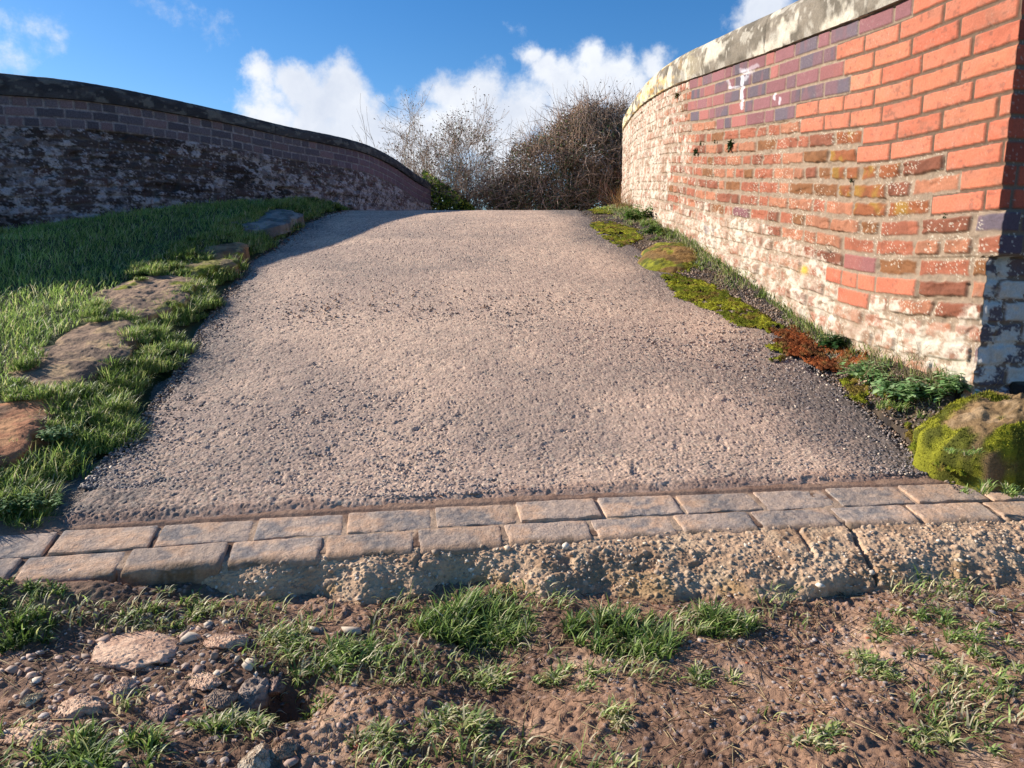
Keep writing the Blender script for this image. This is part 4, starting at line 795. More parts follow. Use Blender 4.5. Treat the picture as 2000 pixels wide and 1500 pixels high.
def strip():                                   # long drooping clumps between the kerb stones and the road
    parts = []; n_cl = 1700; cy = 1.72+rng.random(n_cl)**1.25*6.6; off = rng.uniform(.03, .46, n_cl)
    cx = lx(cy)-off+.05*np.sin(cy*9)
    for i in range(n_cl):
        x, y = cx[i], cy[i]; z = float(R(y)-.01+.115*np.clip(off[i]/.35, 0, 1)); q = proj(np.array([x, y, z+.02]))
        if in_slabs(np.array([q[0]]), np.array([q[1]]))[0]: continue
        big = rng.random() < .55; nb = int(rng.uniform(60, 125) if y < 4.5 else rng.uniform(34, 60)); r = rng.uniform(.02, .05)
        a = rng.uniform(0, 6.28, nb); rr = r*np.sqrt(rng.random(nb)); roots = np.stack([x+rr*np.cos(a), y+rr*np.sin(a), np.full(nb, z)], -1)
        az = np.where(rng.random(nb) < .5, rng.normal(-.3, 1.1, nb), a); hg = (rng.uniform(.035, .078) if big else rng.uniform(.02, .042))*rng.uniform(.5, 1.25, nb)*(.75+.25*(off[i] < .16))
        w = [.3, .36, .22, .10, .07] if fbm(np.array(x*3), np.array(y*3), 2, 95) < .55 else [.1, .3, .4, .15, .08]
        parts.append(blades(roots, az, hg, rng.uniform(.5, 2.0, nb), rng.uniform(.0016, .0034, nb)*(1+.1*(y-2)), gcol(nb, w)))
    V, F, C = merge(parts); o = make_obj('verge_grass', V, np.concatenate(F), M_grass, C); tag(o, 'long drooping tussocky grass between the kerb stones and the ramp', 'grass', kind='stuff')
strip()
def tuft(px, py, wpx, nb, hgt, label, wts=(.3, .4, .2, .06, .04), flat=0., zf=G, group='grass tufts in the trodden earth', depth=.7, wid=.0036, name='grass_tuft', lean=(0., .9)):
    p = hit(px, py, zf); D = p[1]*cth-(p[2]-H)*sth; r = wpx/2/FPX*D; ncl = max(3, int(nb/26)); parts = []
    for _ in range(ncl):
        ca = rng.uniform(0, 6.28); cr = r*math.sqrt(rng.random())*.9; x0 = p[0]+cr*math.cos(ca); y0 = p[1]+cr*math.sin(ca)*depth; m = int(nb/ncl)
        a = rng.uniform(0, 6.28, m); rr = rng.uniform(0, .016, m); x = x0+rr*np.cos(a); y = y0+rr*np.sin(a); az = np.where(rng.random(m) < .4, rng.normal(lean[0], lean[1], m), a)
        k = math.exp(-(cr/r)**2*.8); hg = .82*hgt*k*rng.uniform(.35, 1.25, m); bend = rng.uniform(.5, 2.1, m)+flat*.8+.15*(zf is G)*rng.uniform(.6, 1.3, m)
        parts.append(blades(np.stack([x, y, zf(x, y)-.002], -1), az, hg, np.minimum(bend, 2.0), rng.uniform(.7, 1.3, m)*wid, gcol(m, wts)))
    V, F, C = merge(parts); o = make_obj(name, V, np.concatenate(F), M_grass, C, loc=tuple(p)); tag(o, label, 'grass', group); return o
fresh = (.24, .38, .24, .07, .07); worn_ = (.18, .2, .17, .2, .3)
tuft(930,1232,260,1300,.100,'largest bright green grass tuft, in the middle against the concrete footing', fresh)
tuft(1195,1238,210,800,.082,'dark green tuft right of the largest one below the footing', (.45,.35,.12,.05,.03))
tuft(1285,1270,110,330,.075,'upright green tuft with long blades right of the dark tuft', fresh)
tuft(1405,1225,160,560,.078,'mixed green and straw tuft below the broken part of the footing', (.3,.35,.15,.1,.1))
tuft(650,1290,330,720,.055,'wide flattened tuft left of the largest tuft', (.3,.3,.15,.12,.13), .4)
tuft(565,1245,150,320,.045,'thin tuft against the left part of the footing', worn_, .3)
tuft(330,1195,230,420,.040,'sparse mat of grass above the broad flat pinkish stone', worn_, .4)
tuft(35,1235,150,480,.070,'dark tuft at the left edge beside the broad flat stone', (.5,.35,.1,.03,.02))
tuft(460,1418,170,450,.055,'tuft with yellowed blades below the row of three stones', worn_, .2)
tuft(215,1480,330,560,.060,'wide green tuft along the bottom edge at the left', (.3,.4,.2,.06,.04))
tuft(1835,1240,330,600,.050,'wide flattened green tuft at the right below the footing', (.3,.36,.16,.08,.1), .7)
tuft(1930,1320,200,260,.050,'bleached combed down tuft at the right edge', worn_, .8)
tuft(1700,1305,150,300,.045,'small straw coloured tuft left of the bleached one', worn_, .7)
tuft(955,1330,150,300,.050,'yellowed tuft directly under the largest tuft', worn_, .5)
tuft(1110,1320,150,260,.045,'straggling straw tuft below the dark green tuft', worn_, .7)
tuft(900,1420,170,380,.050,'grey green tuft with split tips in the lower middle', worn_, .5)
tuft(760,1440,160,230,.040,'thin pale tuft at the lower middle left of the grey green one', worn_, .6)
tuft(1190,1400,110,110,.050,'few bent straw blades lying on bare earth in the lower middle', (.05,.15,.2,.2,.4), .8)
tuft(1590,1440,150,200,.040,'sparse flattened tuft on bare earth in the lower right', worn_, .8)
tuft(1840,1440,230,240,.045,'dry matted tuft in the bottom right corner', worn_, .8)
tuft(1395,1320,120,200,.045,'small tuft trailing down from the mixed tuft', worn_, .5)
tuft(60,1150,160,420,.030,'low leafy mat under the left end of the brick edging', (.4,.4,.2,.02,.02), .3)
tuft(1935,960,120,240,.045,'pale tuft between the boulder and the right end of the edging', (.15,.3,.35,.15,.05), .2, depth=.4, zf=lambda x, y: R(y)+.02+x*0)
tuft(1885,885,60,110,.04,'little tuft growing on the front of the mossy boulder', (.15,.3,.35,.15,.05), .3, zf=lambda x, y: x*0+H-.50)
tuft(530,465,60,260,.14,'upright sunlit tussock at the shadow edge by the far end of the kerb stones', (.1,.3,.45,.1,.03), 0, zf=lambda x, y: G(x, y), wid=.005, group='tussocks beside the kerb stones')
tuft(345,515,90,320,.075,'sunlit tussock of long grass against the small mossy kerb slab', (.1,.3,.45,.1,.03), 0, wid=.004, group='tussocks beside the kerb stones')
tuft(20,755,80,260,.05,'tussock between the two nearest kerb stones', (.2,.3,.3,.12,.05), .3, zf=kz_, group='tussocks beside the kerb stones')
def scatter_grass():
    N = 16000; x = rng.uniform(-1.3, 1.6, N); y = rng.uniform(.85, 1.66, N); ok = (y < ye(x)-.19) & (fbm(x*5, y*7, 3, 97) > .49+.05*(x > .6)); x, y = x[ok], y[ok]; n = len(x)
    v = blades(np.stack([x, y, G(x, y)-.002], -1), rng.normal(-.2, 1.2, n), rng.uniform(.014, .052, n), rng.uniform(.9, 2.0, n), rng.uniform(.0018, .0038, n), gcol(n, worn_))
    o = make_obj('sparse_grass', v[0], v[1], M_grass, v[2]); tag(o, 'thin trodden blades of grass scattered over the bare earth', 'grass', kind='stuff')
scatter_grass()
boulder_fuzz()
def straw():
    n = 5200; x = rng.uniform(-1.3, 1.6, n); y = rng.uniform(.85, 1.66, n); ok = (y < ye(x)-.17); x, y = x[ok], y[ok]; n = len(x)
    a = rng.uniform(0, 6.28, n); L_ = rng.uniform(.008, .045, n); p0 = np.stack([x, y, G(x, y)+.003], -1); x1 = x+np.cos(a)*L_; y1 = y+np.sin(a)*L_; p1 = np.stack([x1, y1, G(x1, y1)+.004+rng.uniform(0, .006, n)], -1)
    v = tubes(p0, p1, rng.uniform(.0005, .0013, n), rng.uniform(.0003, .0008, n), np.array([lin(196, 172, 128), lin(120, 92, 66), lin(80, 60, 46)])[rng.integers(0, 3, n)]*rng.uniform(.6, 1.1, (n, 1)))
    o = make_obj('dead_straw', v[0], v[1], M_dry, v[2]); tag(o, 'broken straw and bits of root lying on the bare earth', 'straw', kind='stuff')
straw()
def right_verge_grass():
    N = 9000; y = 2.2+rng.random(N)**1.1*6; t = rng.beta(2.4, 1.2, N); x = rx(y)+(wx(y)-rx(y))*t; ok = fbm(x*8, y*4, 3, 98) > .50-.10*(t > .75); x, y, t = x[ok], y[ok], t[ok]; n = len(x)
    v = blades(np.stack([x, y, G(x, y)-.003], -1), np.where(rng.random(n) < .6, rng.normal(math.pi, .8, n), rng.uniform(0, 6.28, n)), rng.uniform(.012, .055, n)*(.35+.85*t), rng.uniform(.3, 1.6, n), rng.uniform(.002, .0036, n)*(1+.12*(y-2)), gcol(n, [.25, .3, .2, .12, .2]))
    o = make_obj('wall_foot_grass', v[0], v[1], M_grass, v[2]); tag(o, 'ragged grass and weeds growing along the foot of the right wall', 'grass', kind='stuff')
right_verge_grass()

# ------------------------------------------------------------------ moss on the right verge
def moss_patch(polys, label, c1, c2, seed, hgt=.016, name='moss'):
    zf = lambda x, y: np.where(x > rx(y)-.02, np.maximum(G(x, y), R(y)), R(y))
    W = [np.array([hit(a, b, zf)[:2] for a, b in p]) for p in polys]; allp = np.concatenate(W); lo = allp.min(0)-.02; hi = allp.max(0)+.02
    step = np.clip(.0038*(allp[:, 1].mean()/2), .003, .012); x = np.arange(lo[0], hi[0], step); y = np.arange(lo[1], hi[1], step); X, Y = np.meshgrid(x, y)
    m = np.zeros(X.shape); wxn = (fbm(X*12, Y*12, 4, seed)-.5)*.11; wyn = (fbm(X*12+5, Y*9, 4, seed+1)-.5)*.16
    for p in W: m = np.maximum(m, inpoly(X+wxn, Y+wyn, p).astype(float))
    k = 5
    for _ in range(3):
        m2 = m.copy(); m2[1:-1, 1:-1] = (m[:-2, 1:-1]+m[2:, 1:-1]+m[1:-1, :-2]+m[1:-1, 2:]+m[1:-1, 1:-1])/5; m = m2
    n = fbm(X*20, Y*20, 4, seed+2); cov = m*ss(n+.25*(m-.75)+(fbm(X*70, Y*70, 3, seed+9)-.5)*.25, .33, .50)
    f1, f2, idv, _, _ = worley(X*60, Y*60, seed+3)
    Z = zf(X, Y)-.006+hgt*cov**.5*(.55+.6*ss(.7-f1, 0, .6))+.002
    C = mixc(np.broadcast_to(c1, X.shape+(3,)), c2, ss(fbm(X*14, Y*14, 4, seed+4), .38, .62)); C = mixc(C, lin(124, 96, 56), ss(fbm(X*26+3, Y*26, 4, seed+6), .54, .68)*.75); C = C*(.65+.5*idv[..., None])
    fm = (cov[:-1, :-1] > .12) & (cov[1:, 1:] > .12); F = gridF(*X.shape, mask=fm); V, F, C = compact(np.stack([X, Y, Z], -1).reshape(-1, 3), F, C.reshape(-1, 3))
    # short fuzz over the cushions
    nb = min(14000, len(V)); idx = rng.choice(len(V), nb); b = blades(V[idx], rng.uniform(0, 6.28, nb), rng.uniform(.003, .009, nb), rng.uniform(.2, 1.2, nb), np.full(nb, .0016*(1+.25*(allp[:, 1].mean()-2))), C[idx]*1.1, lev=3)
    VV, FF, CC = merge([(V, F, C), b]); o = make_obj(name, VV, FF, M_moss, CC); tag(o, label, 'moss', kind='stuff'); return o
my, mg, mr1, mr2 = lin(152, 152, 46), lin(104, 112, 34), lin(146, 82, 46), lin(112, 68, 42)
moss_patch([[(1145,436),(1190,432),(1240,446),(1252,470),(1215,482),(1180,470)], [(1155,402),(1190,404),(1192,418),(1160,418)]], 'bright yellow green moss on the ramp edge near the crest', my, mg, 900)
moss_patch([[(1288,535),(1330,540),(1380,550),(1410,575),(1470,600),(1500,625),(1530,640),(1500,655),(1445,640),(1400,615),(1335,590),(1300,560)], [(1240,500),(1300,505),(1370,520),(1330,535),(1270,520)]], 'long carpet of yellow green moss down the middle of the right verge', my, mg, 910)
moss_patch([[(1500,645),(1545,632),(1580,655),(1640,680),(1690,705),(1650,728),(1600,722),(1540,695)]], 'rust red moss beside the nettles on the right verge', mr1, mr2, 920, .018)
moss_patch([[(1490,672),(1540,676),(1550,695),(1500,690)], [(1510,702),(1550,702),(1548,712),(1512,710)], [(1630,735),(1700,712),(1690,745),(1640,758)], [(1640,755),(1690,760),(1740,790),(1690,790),(1640,775)], [(1760,810),(1800,860),(1850,905),(1900,940),(1850,925),(1790,880)]], 'scattered small green moss cushions between rust moss and boulder', my*.8, mg, 930)

# ------------------------------------------------------------------ leafy weeds, dead stems
def leafcards(base, dirv, up, L_, W_, col):
    N = len(base); d = dirv/np.linalg.norm(dirv, axis=1, keepdims=True); s = np.cross(d, up); s /= np.maximum(np.linalg.norm(s, axis=1, keepdims=True), 1e-6); n = np.cross(s, d)
    prof = [(0, .05), (.2, .75), (.45, 1), (.75, .62), (1., .02)]; V = []
    for t, w in prof:
        c = base+d*(L_*t)[:, None]-n*(L_*(.25*t*t))[:, None]; ww = s*(W_*w/2)[:, None]; e = n*(W_*w*.12)[:, None]
        V += [c-ww+e, c, c+ww+e]
    V = np.stack(V, 1); q = []
    for k in range(4): a = k*3; q += [(a, a+1, a+4, a+3), (a+1, a+2, a+5, a+4)]
    F = (np.arange(N)[:, None, None]*15+np.array(q)[None]).reshape(-1, 4); return V.reshape(-1, 3), F, np.repeat(col, 15, 0)
def curve_stems(roots, dirs, L_, r, seg, wig, droop, col):
    P0 = []; P1 = []; R0 = []; R1 = []; C = []; tips = []; nodes = []
    for i in range(len(roots)):
        p = roots[i].copy(); d = dirs[i]/np.linalg.norm(dirs[i]); 
        for s in range(seg):
            d = d+rng.normal(0, wig, 3)+np.array([0, 0, -droop]); d /= np.linalg.norm(d); q = p+d*L_[i]/seg
            P0.append(p); P1.append(q); R0.append(r[i]*(1-s/seg*.75)); R1.append(r[i]*(1-(s+1)/seg*.75)); C.append(col[i]); p = q; nodes.append((q, d, s/seg))
        tips.append((p, d))
    return tubes(np.array(P0), np.array(P1), np.array(R0), np.array(R1), np.array(C)), nodes, tips
def vz(x, y): return G(x, y)
def nettle(px, py, wpx, nst, hgt, label, cols=(lin(150,186,120), lin(182,208,146), lin(116,152,92)), leaf=.034, zf=None):
    p = hit(px, py, zf or vz); D = p[1]*cth-(p[2]-H)*sth; r = wpx/2/FPX*D; root = thing('nettle_plant', label, 'plant', tuple(p), 'nettles and weeds at the wall foot')
    rt = np.stack([p[0]+rng.normal(0, r*.5, nst), p[1]+rng.normal(0, r*.4, nst), np.full(nst, p[2]-.005)], -1); dr = np.stack([rng.normal(-.1, .45, nst), rng.normal(-.1, .45, nst), np.ones(nst)], -1)
    st, nodes, tips = curve_stems(rt, dr, rng.uniform(.5, 1.1, nst)*hgt, np.full(nst, .0014), 6, .12, .0, np.tile(lin(96, 110, 60), (nst, 1)))
    nv_ = len(st[0])//nst; nf_ = len(st[1])//nst
    for i in range(nst): make_obj('stem', st[0][i*nv_:(i+1)*nv_], st[1][i*nf_:(i+1)*nf_]-i*nv_, M_leaf, st[2][i*nv_:(i+1)*nv_], root)
    b = []; dv = []; Ls = []
    for q, d, s in nodes:
        m = 3
        a0 = rng.uniform(0, 6.28)
        for j in range(m): a = a0+j*2*math.pi/m+rng.normal(0, .3); b.append(q+rng.normal(0, .003, 3)); dv.append(np.array([math.cos(a), math.sin(a), rng.uniform(-.2, .5)])); Ls.append(leaf*(1.05-s*.5)*rng.uniform(.6, 1.2))
    b = np.array(b); dv = np.array(dv); Ls = np.array(Ls); c = np.array(cols)[rng.integers(0, 3, len(b))]*rng.uniform(.65, 1.05, (len(b), 1))
    v = leafcards(b, dv, np.tile([0, 0, 1.], (len(b), 1)), Ls, Ls*.62, c); make_obj('foliage', v[0], v[1], M_leaf, v[2], root)
nettle(1690,735,90,16,.07,'clump of nettles just right of the rust red moss')
nettle(1745,765,100,20,.065,'pale green nettles nearest the ramp edge, left of the mossy boulder', (lin(164,200,138), lin(190,216,156), lin(126,166,108)), .034)
nettle(1800,775,110,22,.075,'nettle clump directly behind the left end of the mossy boulder')
nettle(1865,758,100,16,.075,'nettles against the foot of the brick pier')
nettle(1640,672,60,16,.05,'dark narrow leaved weed between rust moss and wall', (lin(60,96,52), lin(84,120,60), lin(50,82,44)), .04)
nettle(1785,690,70,8,.06,'small nettles high against the wall left of the pier')
nettle(1250,428,54,26,.14,'leafy green weed at the wall foot by the crest', (lin(110,146,70), lin(140,168,90), lin(84,120,56)), .045)
nettle(1278,455,50,18,.08,'lower green weed just below the leafy weed by the crest', (lin(110,146,70), lin(140,168,90), lin(84,120,56)), .04)
nettle(60,985,70,26,.035,'small leafy weeds in the grass at the left end of the edging', (lin(110,146,80), lin(140,170,110), lin(84,120,60)), .016, lambda x, y: R(y)+.05+x*0)
nettle(110,850,60,26,.035,'pale leaved weed beside the reddish kerb slab', (lin(140,168,110), lin(170,190,140), lin(100,140,80)), .018, lambda x, y: R(y)+.08+x*0)
def stems(px, py, wpx, n, hgt, label, col=lin(140, 112, 86), lean=0., rad=.0011, name='dead_stems', branch=True, zf=None):
    p = hit(px, py, zf or vz); D = p[1]*cth-(p[2]-H)*sth; r = wpx/2/FPX*D
    rt = np.stack([p[0]+rng.uniform(-r, r, n), p[1]+rng.normal(0, .03, n), np.full(n, p[2]-.01)], -1); dr = np.stack([rng.normal(lean, .4, n), rng.normal(0, .25, n), np.ones(n)], -1)
    st, nodes, tips = curve_stems(rt, dr, rng.uniform(.5, 1.1, n)*hgt, np.full(n, rad), 8, .10, .02, np.tile(col, (n, 1))*rng.uniform(.6, 1.2, (n, 1))); parts = [st]
    if branch:
        sel = [nd for nd in nodes if rng.random() < .22 and nd[2] > .3]
        if sel:
            rr = np.array([s[0] for s in sel]); dd = np.array([s[1]+rng.normal(0, .6, 3) for s in sel]); s2, _, _ = curve_stems(rr, dd, rng.uniform(.15, .35, len(sel))*hgt, np.full(len(sel), rad*.6), 4, .15, .02, np.tile(col, (len(sel), 1))); parts.append(s2)
    V, F, C = merge(parts); o = make_obj(name, V, np.concatenate(F), M_dry, C, loc=tuple(p)); tag(o, label, 'dead stems', None if n > 20 else 'dry stems at the wall foot', 'stuff' if n > 20 else None); return o
stems(1790,735,200,46,.17,'thicket of thin dead stems in front of the wall left of the pier')
stems(1905,765,50,8,.12,'few pale dead stalks standing against the shaded pier', lin(176,158,124))
stems(1620,655,120,16,.11,'dead stems lying over the dark weed', lean=-.9)
stems(1215,408,34,70,.26,'tawny dry grass standing at the wall foot on the crest', lin(170,134,92), rad=.0022, branch=False)
stems(1195,400,60,14,.40,'reddish bramble shoots beside the dry grass on the crest', lin(128,74,60), lean=-.3, rad=.002)
stems(720,400,60,26,.26,'dark dead stems against the shaded left wall near the crest', lin(70,52,48), rad=.0022)
stems(1440,540,120,30,.09,'dry bents along the wall above the moss carpet', lin(150,130,92), lean=-.3)
tuft(1250,440,60,220,.10,'green tuft at the wall foot above the moss near the crest', (.2,.35,.3,.1,.05), 0, wid=.005, group='tufts at the foot of the right wall')
tuft(1310,462,90,260,.07,'green tuft at the wall foot behind the small mossy stone', (.3,.35,.2,.1,.05), 0, wid=.004, group='tufts at the foot of the right wall')
tuft(1395,515,90,260,.07,'tuft leaning on the wall right of the small mossy stone', (.3,.3,.2,.1,.1), 0, wid=.004, group='tufts at the foot of the right wall')
tuft(1500,575,70,200,.06,'dark green tuft against the wall above the end of the moss carpet', (.4,.35,.15,.05,.05), 0, wid=.003, group='tufts at the foot of the right wall')
tuft(1770,800,110,330,.05,'pale grass tuft between the nettles and the ramp edge', (.1,.3,.35,.15,.1), .3, group='tufts at the foot of the right wall', zf=lambda x, y: R(y)+.03+x*0)
tuft(1180,408,50,160,.05,'yellow green tuft on the crest at the right edge of the ramp', (.1,.2,.4,.25,.05), 0, wid=.006, group='tufts at the foot of the right wall', zf=lambda x, y: R(y)+.03+x*0)
def wall_plant(px, py, size, label, col=lin(56, 78, 40), dry=False):
    k = int(np.argmin(np.abs(proj(np.stack([RW[1], RW[2], np.full(len(RW[1]), 1.0+H)], -1))[0]-px)+0)); best = None
    for kk in range(len(RW[0])):
        z = np.linspace(-.4, 1.5, 60)+H; a, b, _ = proj(np.stack([np.full(60, RW[1][kk]), np.full(60, RW[2][kk]), z], -1)); d = np.hypot(a-px, b-py); j = int(np.argmin(d))
        if best is None or d[j] < best[0]: best = (d[j], kk, z[j])
        if RW[2][kk] > 8: break
    p = np.array([RW[1][best[1]]-.012, RW[2][best[1]], best[2]]); N = int(60*size/.02)
    if dry:
        v, _, _ = curve_stems(np.tile(p, (9, 1)), np.stack([rng.normal(-.5, .3, 9), rng.normal(-.5, .8, 9), rng.normal(.1, .6, 9)], -1), rng.uniform(.6, 1, 9)*size, np.full(9, .0008), 7, .15, .03, np.tile(col, (9, 1)))
    else:
        b = p+rng.normal(0, size*.35, (N, 3))*np.array([.35, 1, 1]); dv = rng.normal(0, 1, (N, 3))+np.array([-.6, 0, .2]); v = leafcards(b, dv, np.tile([0, 0, 1.], (N, 1)), np.full(N, size*.5), np.full(N, size*.35), col*rng.uniform(.5, 1.3, (N, 1)))
    o = make_obj('wall_weed', v[0], v[1], M_leaf, v[2], loc=tuple(p)); tag(o, label, 'plant', 'little weeds rooted in the right wall'); return o
wall_plant(1362,297,.03,'dark little fern, lowest left of the weeds in the limewashed bricks')
wall_plant(1432,288,.034,'bushy dark weed in a joint, rightmost of the row in the red bricks')
wall_plant(1370,278,.018,'tiny weed just above the dark little fern')
wall_plant(1402,280,.014,'tiny weed between the dark little fern and the bushy dark weed')
wall_plant(1326,188,.03,'tuft of moss under the coping at the limewashed end', lin(96, 90, 44))
wall_plant(1670,357,.014,'weed in a joint below the brown bricks')
wall_plant(1851,430,.012,'weed in a joint beside the blue corner brick')
wall_plant(1825,492,.018,'weed in a joint under the blue corner brick')
wall_plant(1628,488,.10,'dry spidery sprig hanging from the wall left of the two blue bricks', lin(110, 82, 60), True)

# ------------------------------------------------------------------ hedge plants beyond the crest
def grow(base, n_main, L_, spread, levels, ratio, r0, up=.8, wig=.12, kids=(4, 6), lean=(0, 0)):
    P0, P1, R0, R1, tips = [], [], [], [], []
    def br(p, d, L, r, lev):
        seg = 5 if lev < 2 else 4; pts = []
        for s in range(seg):
            d = d+rng.normal(0, wig, 3)+np.array([lean[0], lean[1], .05*up]); d /= np.linalg.norm(d); q = p+d*L/seg
            P0.append(p); P1.append(q); R0.append(max(r*(1-.6*s/seg), .002)); R1.append(max(r*(1-.6*(s+1)/seg), .0018)); p = q; pts.append((q, d))
        tips.append((p, d, lev))
        if lev < levels:
            for _ in range(rng.integers(kids[0], kids[1]+1)):
                q, dd = pts[rng.integers(1, len(pts))]; nd = dd+rng.normal(0, spread, 3); nd[2] += .15*up; br(q, nd/np.linalg.norm(nd), L*ratio*rng.uniform(.6, 1.15), r*.5, lev+1)
    for _ in range(n_main):
        d = np.array([rng.normal(0, .38), rng.normal(0, .3), 1.]); b = base+np.array([rng.normal(0, .12), rng.normal(0, .12), 0]); br(b, d/np.linalg.norm(d), L_*rng.uniform(.7, 1.1), r0, 0)
    return map(np.array, (P0, P1, R0, R1)), tips
def shrub(name, px, D, wide, tall, label, cat, n_main, levels, leaves, cols, L_, r0=.014, twigcol=lin(150, 132, 118), leaf=.03, spread=.55, kids=(4, 6), ratio=.55, group='hedge plants beyond the crest', lean=(0, 0), grp=True):
    x = (px-1000)/FPX*D; y = D*1.0; z = float(R(y))-.1; base = np.array([x, y, z]); root = thing(name, label, cat, tuple(base), group)
    (a, b, c, d), tips = grow(base, n_main, L_, spread, levels, ratio, r0, kids=kids, lean=lean)
    col = np.tile(twigcol, (len(a), 1))*rng.uniform(.6, 1.25, (len(a), 1)); v = tubes(a, b, c, d, col); make_obj('branches', v[0], v[1], M_dry, v[2], root)
    if leaves:
        t = np.array([q[0] for q in tips if q[2] >= levels-1]); n = leaves; idx = rng.integers(0, len(t), n); p = t[idx]+rng.normal(0, .05, (n, 3)); dv = rng.normal(0, 1, (n, 3)); c_ = np.array(cols)[rng.integers(0, len(cols), n)]*rng.uniform(.5, 1.2, (n, 1))
        Ls = rng.uniform(.6, 1.3, n)*leaf; v = leafcards(p, dv, rng.normal(0, 1, (n, 3)), Ls, Ls*.65, c_); make_obj('leaves', v[0], v[1], M_leaf, v[2]*1.35, root)
    return root
def bramble():
    # a heap of arching stems and leaves filling a lumpy mound
    D = 11.2; lumps = [(1120, 330, 95, 85), (1060, 350, 80, 75), (1185, 330, 95, 90), (1150, 275, 75, 60), (1010, 390, 60, 45), (1235, 350, 85, 90), (1290, 380, 90, 100), (1100, 400, 120, 60), (1200, 400, 120, 60), (1150, 235, 40, 32), (1200, 250, 50, 40)]
    cb = P(1140, 411, D); root = thing('bramble_bush', 'dense purple brown bramble mound rising behind the crest beside the right wall', 'bush', (cb[0], cb[1], float(R(cb[1]))), 'hedge plants beyond the crest')
    Ns = 72000; b = []; nrm = []
    w = np.array([l[2]*l[3] for l in lumps], float); w /= w.sum(); ch = rng.choice(len(lumps), Ns, p=w)
    L = np.array(lumps, float)[ch]; d = rng.normal(0, 1, (Ns, 3)); d /= np.linalg.norm(d, axis=1, keepdims=True); d[:, 1] = -np.abs(d[:, 1])*(rng.random(Ns) < .8)+np.abs(d[:, 1])*(rng.random(Ns) < .2)
    rad = rng.uniform(.5, 1.0, Ns)**.5*(1+.16*(fbm(d[:, 0]*3+ch, d[:, 2]*3+d[:, 1]*2, 3, 955)-.4)*2); cc = P(L[:, 0], L[:, 1], D).T if False else np.stack([(L[:, 0]-1000)/FPX*D, D*cth+(750-L[:, 1])/FPX*D*sth, H+(750-L[:, 1])/FPX*D*cth-D*sth], -1)
    rr = np.stack([L[:, 2], (L[:, 2]+L[:, 3])*.5, L[:, 3]], -1)/FPX*D; p = cc+d*rr*rad[:, None]
    gap = fbm(p[:, 0]*3.2+p[:, 1], p[:, 2]*3.2+p[:, 1]*.7, 3, 950); ok = gap > .33; p = p[ok]; d = d[ok]; rad = rad[ok]; n = len(p)
    pal = np.array([lin(116, 88, 78), lin(146, 116, 100), lin(90, 96, 66), lin(106, 116, 78), lin(170, 142, 122), lin(84, 66, 64)]); patch = fbm(p[:, 0]*2+7, p[:, 2]*2, 3, 951)
    ci = rng.integers(0, 6, n); ci = np.where((patch > .55) & (rng.random(n) < .4), rng.integers(2, 4, n), ci); C = pal[ci]*np.array([.92, 1.0, .92])*rng.uniform(.7, 1.5, (n, 1))
    Ls = rng.uniform(.018, .038, n); v = leafcards(p, d+rng.normal(0, .9, (n, 3)), rng.normal(0, 1, (n, 3)), Ls, Ls*.7, C*1.35); make_obj('leaves', v[0], v[1], M_leaf, v[2], root)
    k = rng.choice(n, 7000); st, _, _ = curve_stems(p[k], d[k]*.7+rng.normal(0, .6, (7000, 3))+[0, 0, .4], rng.uniform(.15, .6, 7000), rng.uniform(.003, .0062, 7000), 5, .25, .04, np.tile(lin(196, 168, 148), (7000, 1))*rng.uniform(.5, 1.3, (7000, 1)))
    topk = k[:1800][p[k[:1800]][:, 2] > np.quantile(p[:, 2], .86)]; tw = np.concatenate([p[topk]]*1); s2, nd2, _ = curve_stems(tw, np.stack([rng.normal(0, .5, len(tw)), rng.normal(0, .3, len(tw)), np.ones(len(tw))], -1), rng.uniform(.15, .62, len(tw))*(rng.random(len(tw)) < .5)+.05, np.full(len(tw), .0035), 6, .22, .03, np.tile(lin(110, 92, 88), (len(tw), 1)))
    q = np.array([x[0] for x in nd2 if rng.random() < .7]); l2 = leafcards(q, rng.normal(0, 1, (len(q), 3)), rng.normal(0, 1, (len(q), 3)), np.full(len(q), .028), np.full(len(q), .018), np.tile(lin(84, 66, 66), (len(q), 1))*rng.uniform(.6, 1.2, (len(q), 1)))
    V, F, C = merge([st, s2]); make_obj('arching_stems', V, np.concatenate(F), M_dry, C, root); make_obj('top_leaves', l2[0], l2[1], M_leaf, l2[2], root)
bramble()
pl = [lin(116, 94, 86), lin(136, 114, 98), lin(98, 106, 74), lin(92, 78, 78)]
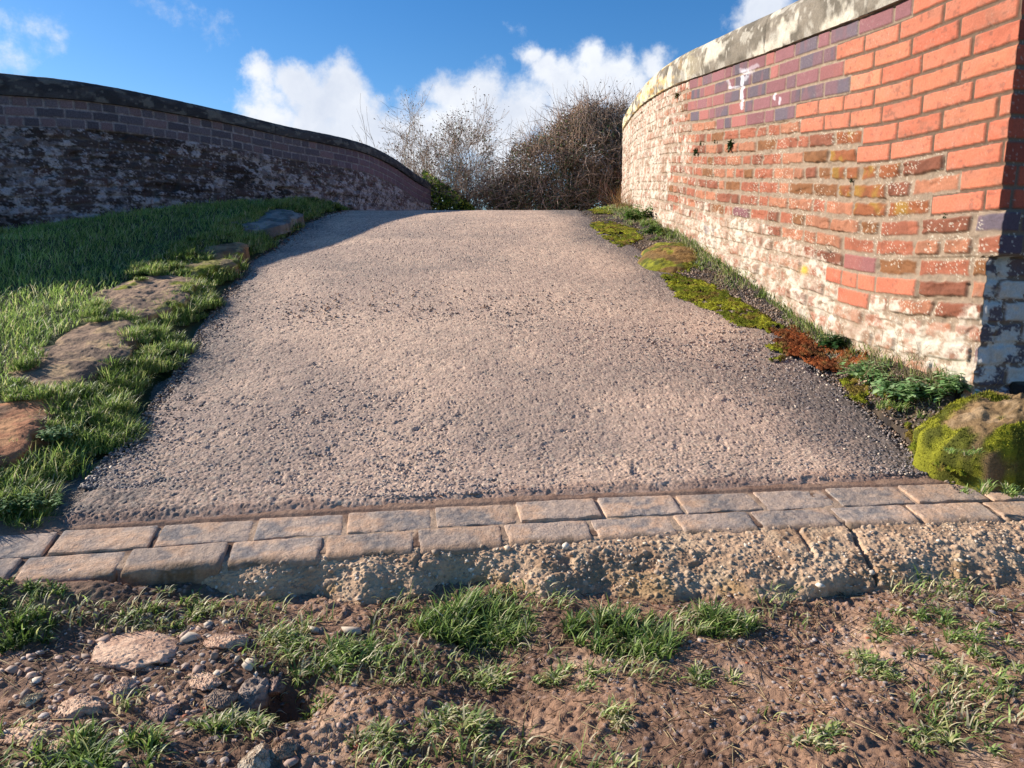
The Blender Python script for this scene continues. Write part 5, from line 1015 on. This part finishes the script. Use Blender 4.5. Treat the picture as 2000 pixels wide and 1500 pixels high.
shrub('thorn_bush', 850, 12.2, 1, 1, 'leggy half bare thorn bush left of centre with blue sky through its twigs', 'bush', 16, 3, 2600, pl, 1.42, .010, lin(186, 166, 148), .024)
shrub('thorn_bush', 905, 11.6, 1, 1, 'denser twiggy thorn bush between the leggy one and the bramble mound', 'bush', 20, 3, 5000, pl, 1.12, .009, lin(172, 148, 130), .026)
shrub('thorn_bush', 985, 11.8, 1, 1, 'low tangled thorn bush merging into the left side of the bramble mound', 'bush', 22, 3, 9000, pl, .7, .009, lin(172, 148, 130), .026)
shrub('bare_shrub', 790, 12.4, 1, 1, 'wispy leafless shrub fanning above the end of the left wall', 'bush', 12, 2, 0, pl, 1.35, .009, lin(150, 134, 118), spread=.32, kids=(3, 5), ratio=.45, lean=(-.03, 0))
def ivy():
    D = 10.9; p0 = P(870, 411, D); root = thing('ivy_hedge', 'dark ivy hedge with sunlit yellow green top at the end of the left wall', 'hedge', (p0[0], p0[1], float(R(p0[1]))), 'hedge plants beyond the crest')
    n = 5200; px = rng.uniform(826, 925, n); top = np.interp(px, [820, 835, 860, 890, 925], [330, 340, 358, 378, 408]); py = top+(430-top)*rng.random(n)**1.2+rng.normal(0, 3, n); Dn = D+rng.uniform(-.25, .35, n)
    p = np.stack([(px-1000)/FPX*Dn, Dn*cth+(750-py)/FPX*Dn*sth, H+(750-py)/FPX*Dn*cth-Dn*sth], -1); C = np.array([lin(60, 80, 36), lin(120, 144, 54), lin(186, 196, 84), lin(60, 80, 36)])[rng.integers(0, 4, n)]*rng.uniform(.8, 1.6, (n, 1))
    Ls = rng.uniform(.02, .045, n); v = leafcards(p, rng.normal(0, 1, (n, 3))+[0, -.4, .2], rng.normal(0, 1, (n, 3)), Ls, Ls*.9, C); make_obj('leaves', v[0], v[1], M_leaf, v[2], root)
    k = rng.choice(n, 120); st, _, _ = curve_stems(p[k], rng.normal(0, .5, (120, 3))+[0, 0, .6], rng.uniform(.1, .25, 120), np.full(120, .003), 5, .2, .0, np.tile(lin(90, 76, 60), (120, 1))); make_obj('branches', st[0], st[1], M_dry, st[2], root)
ivy()
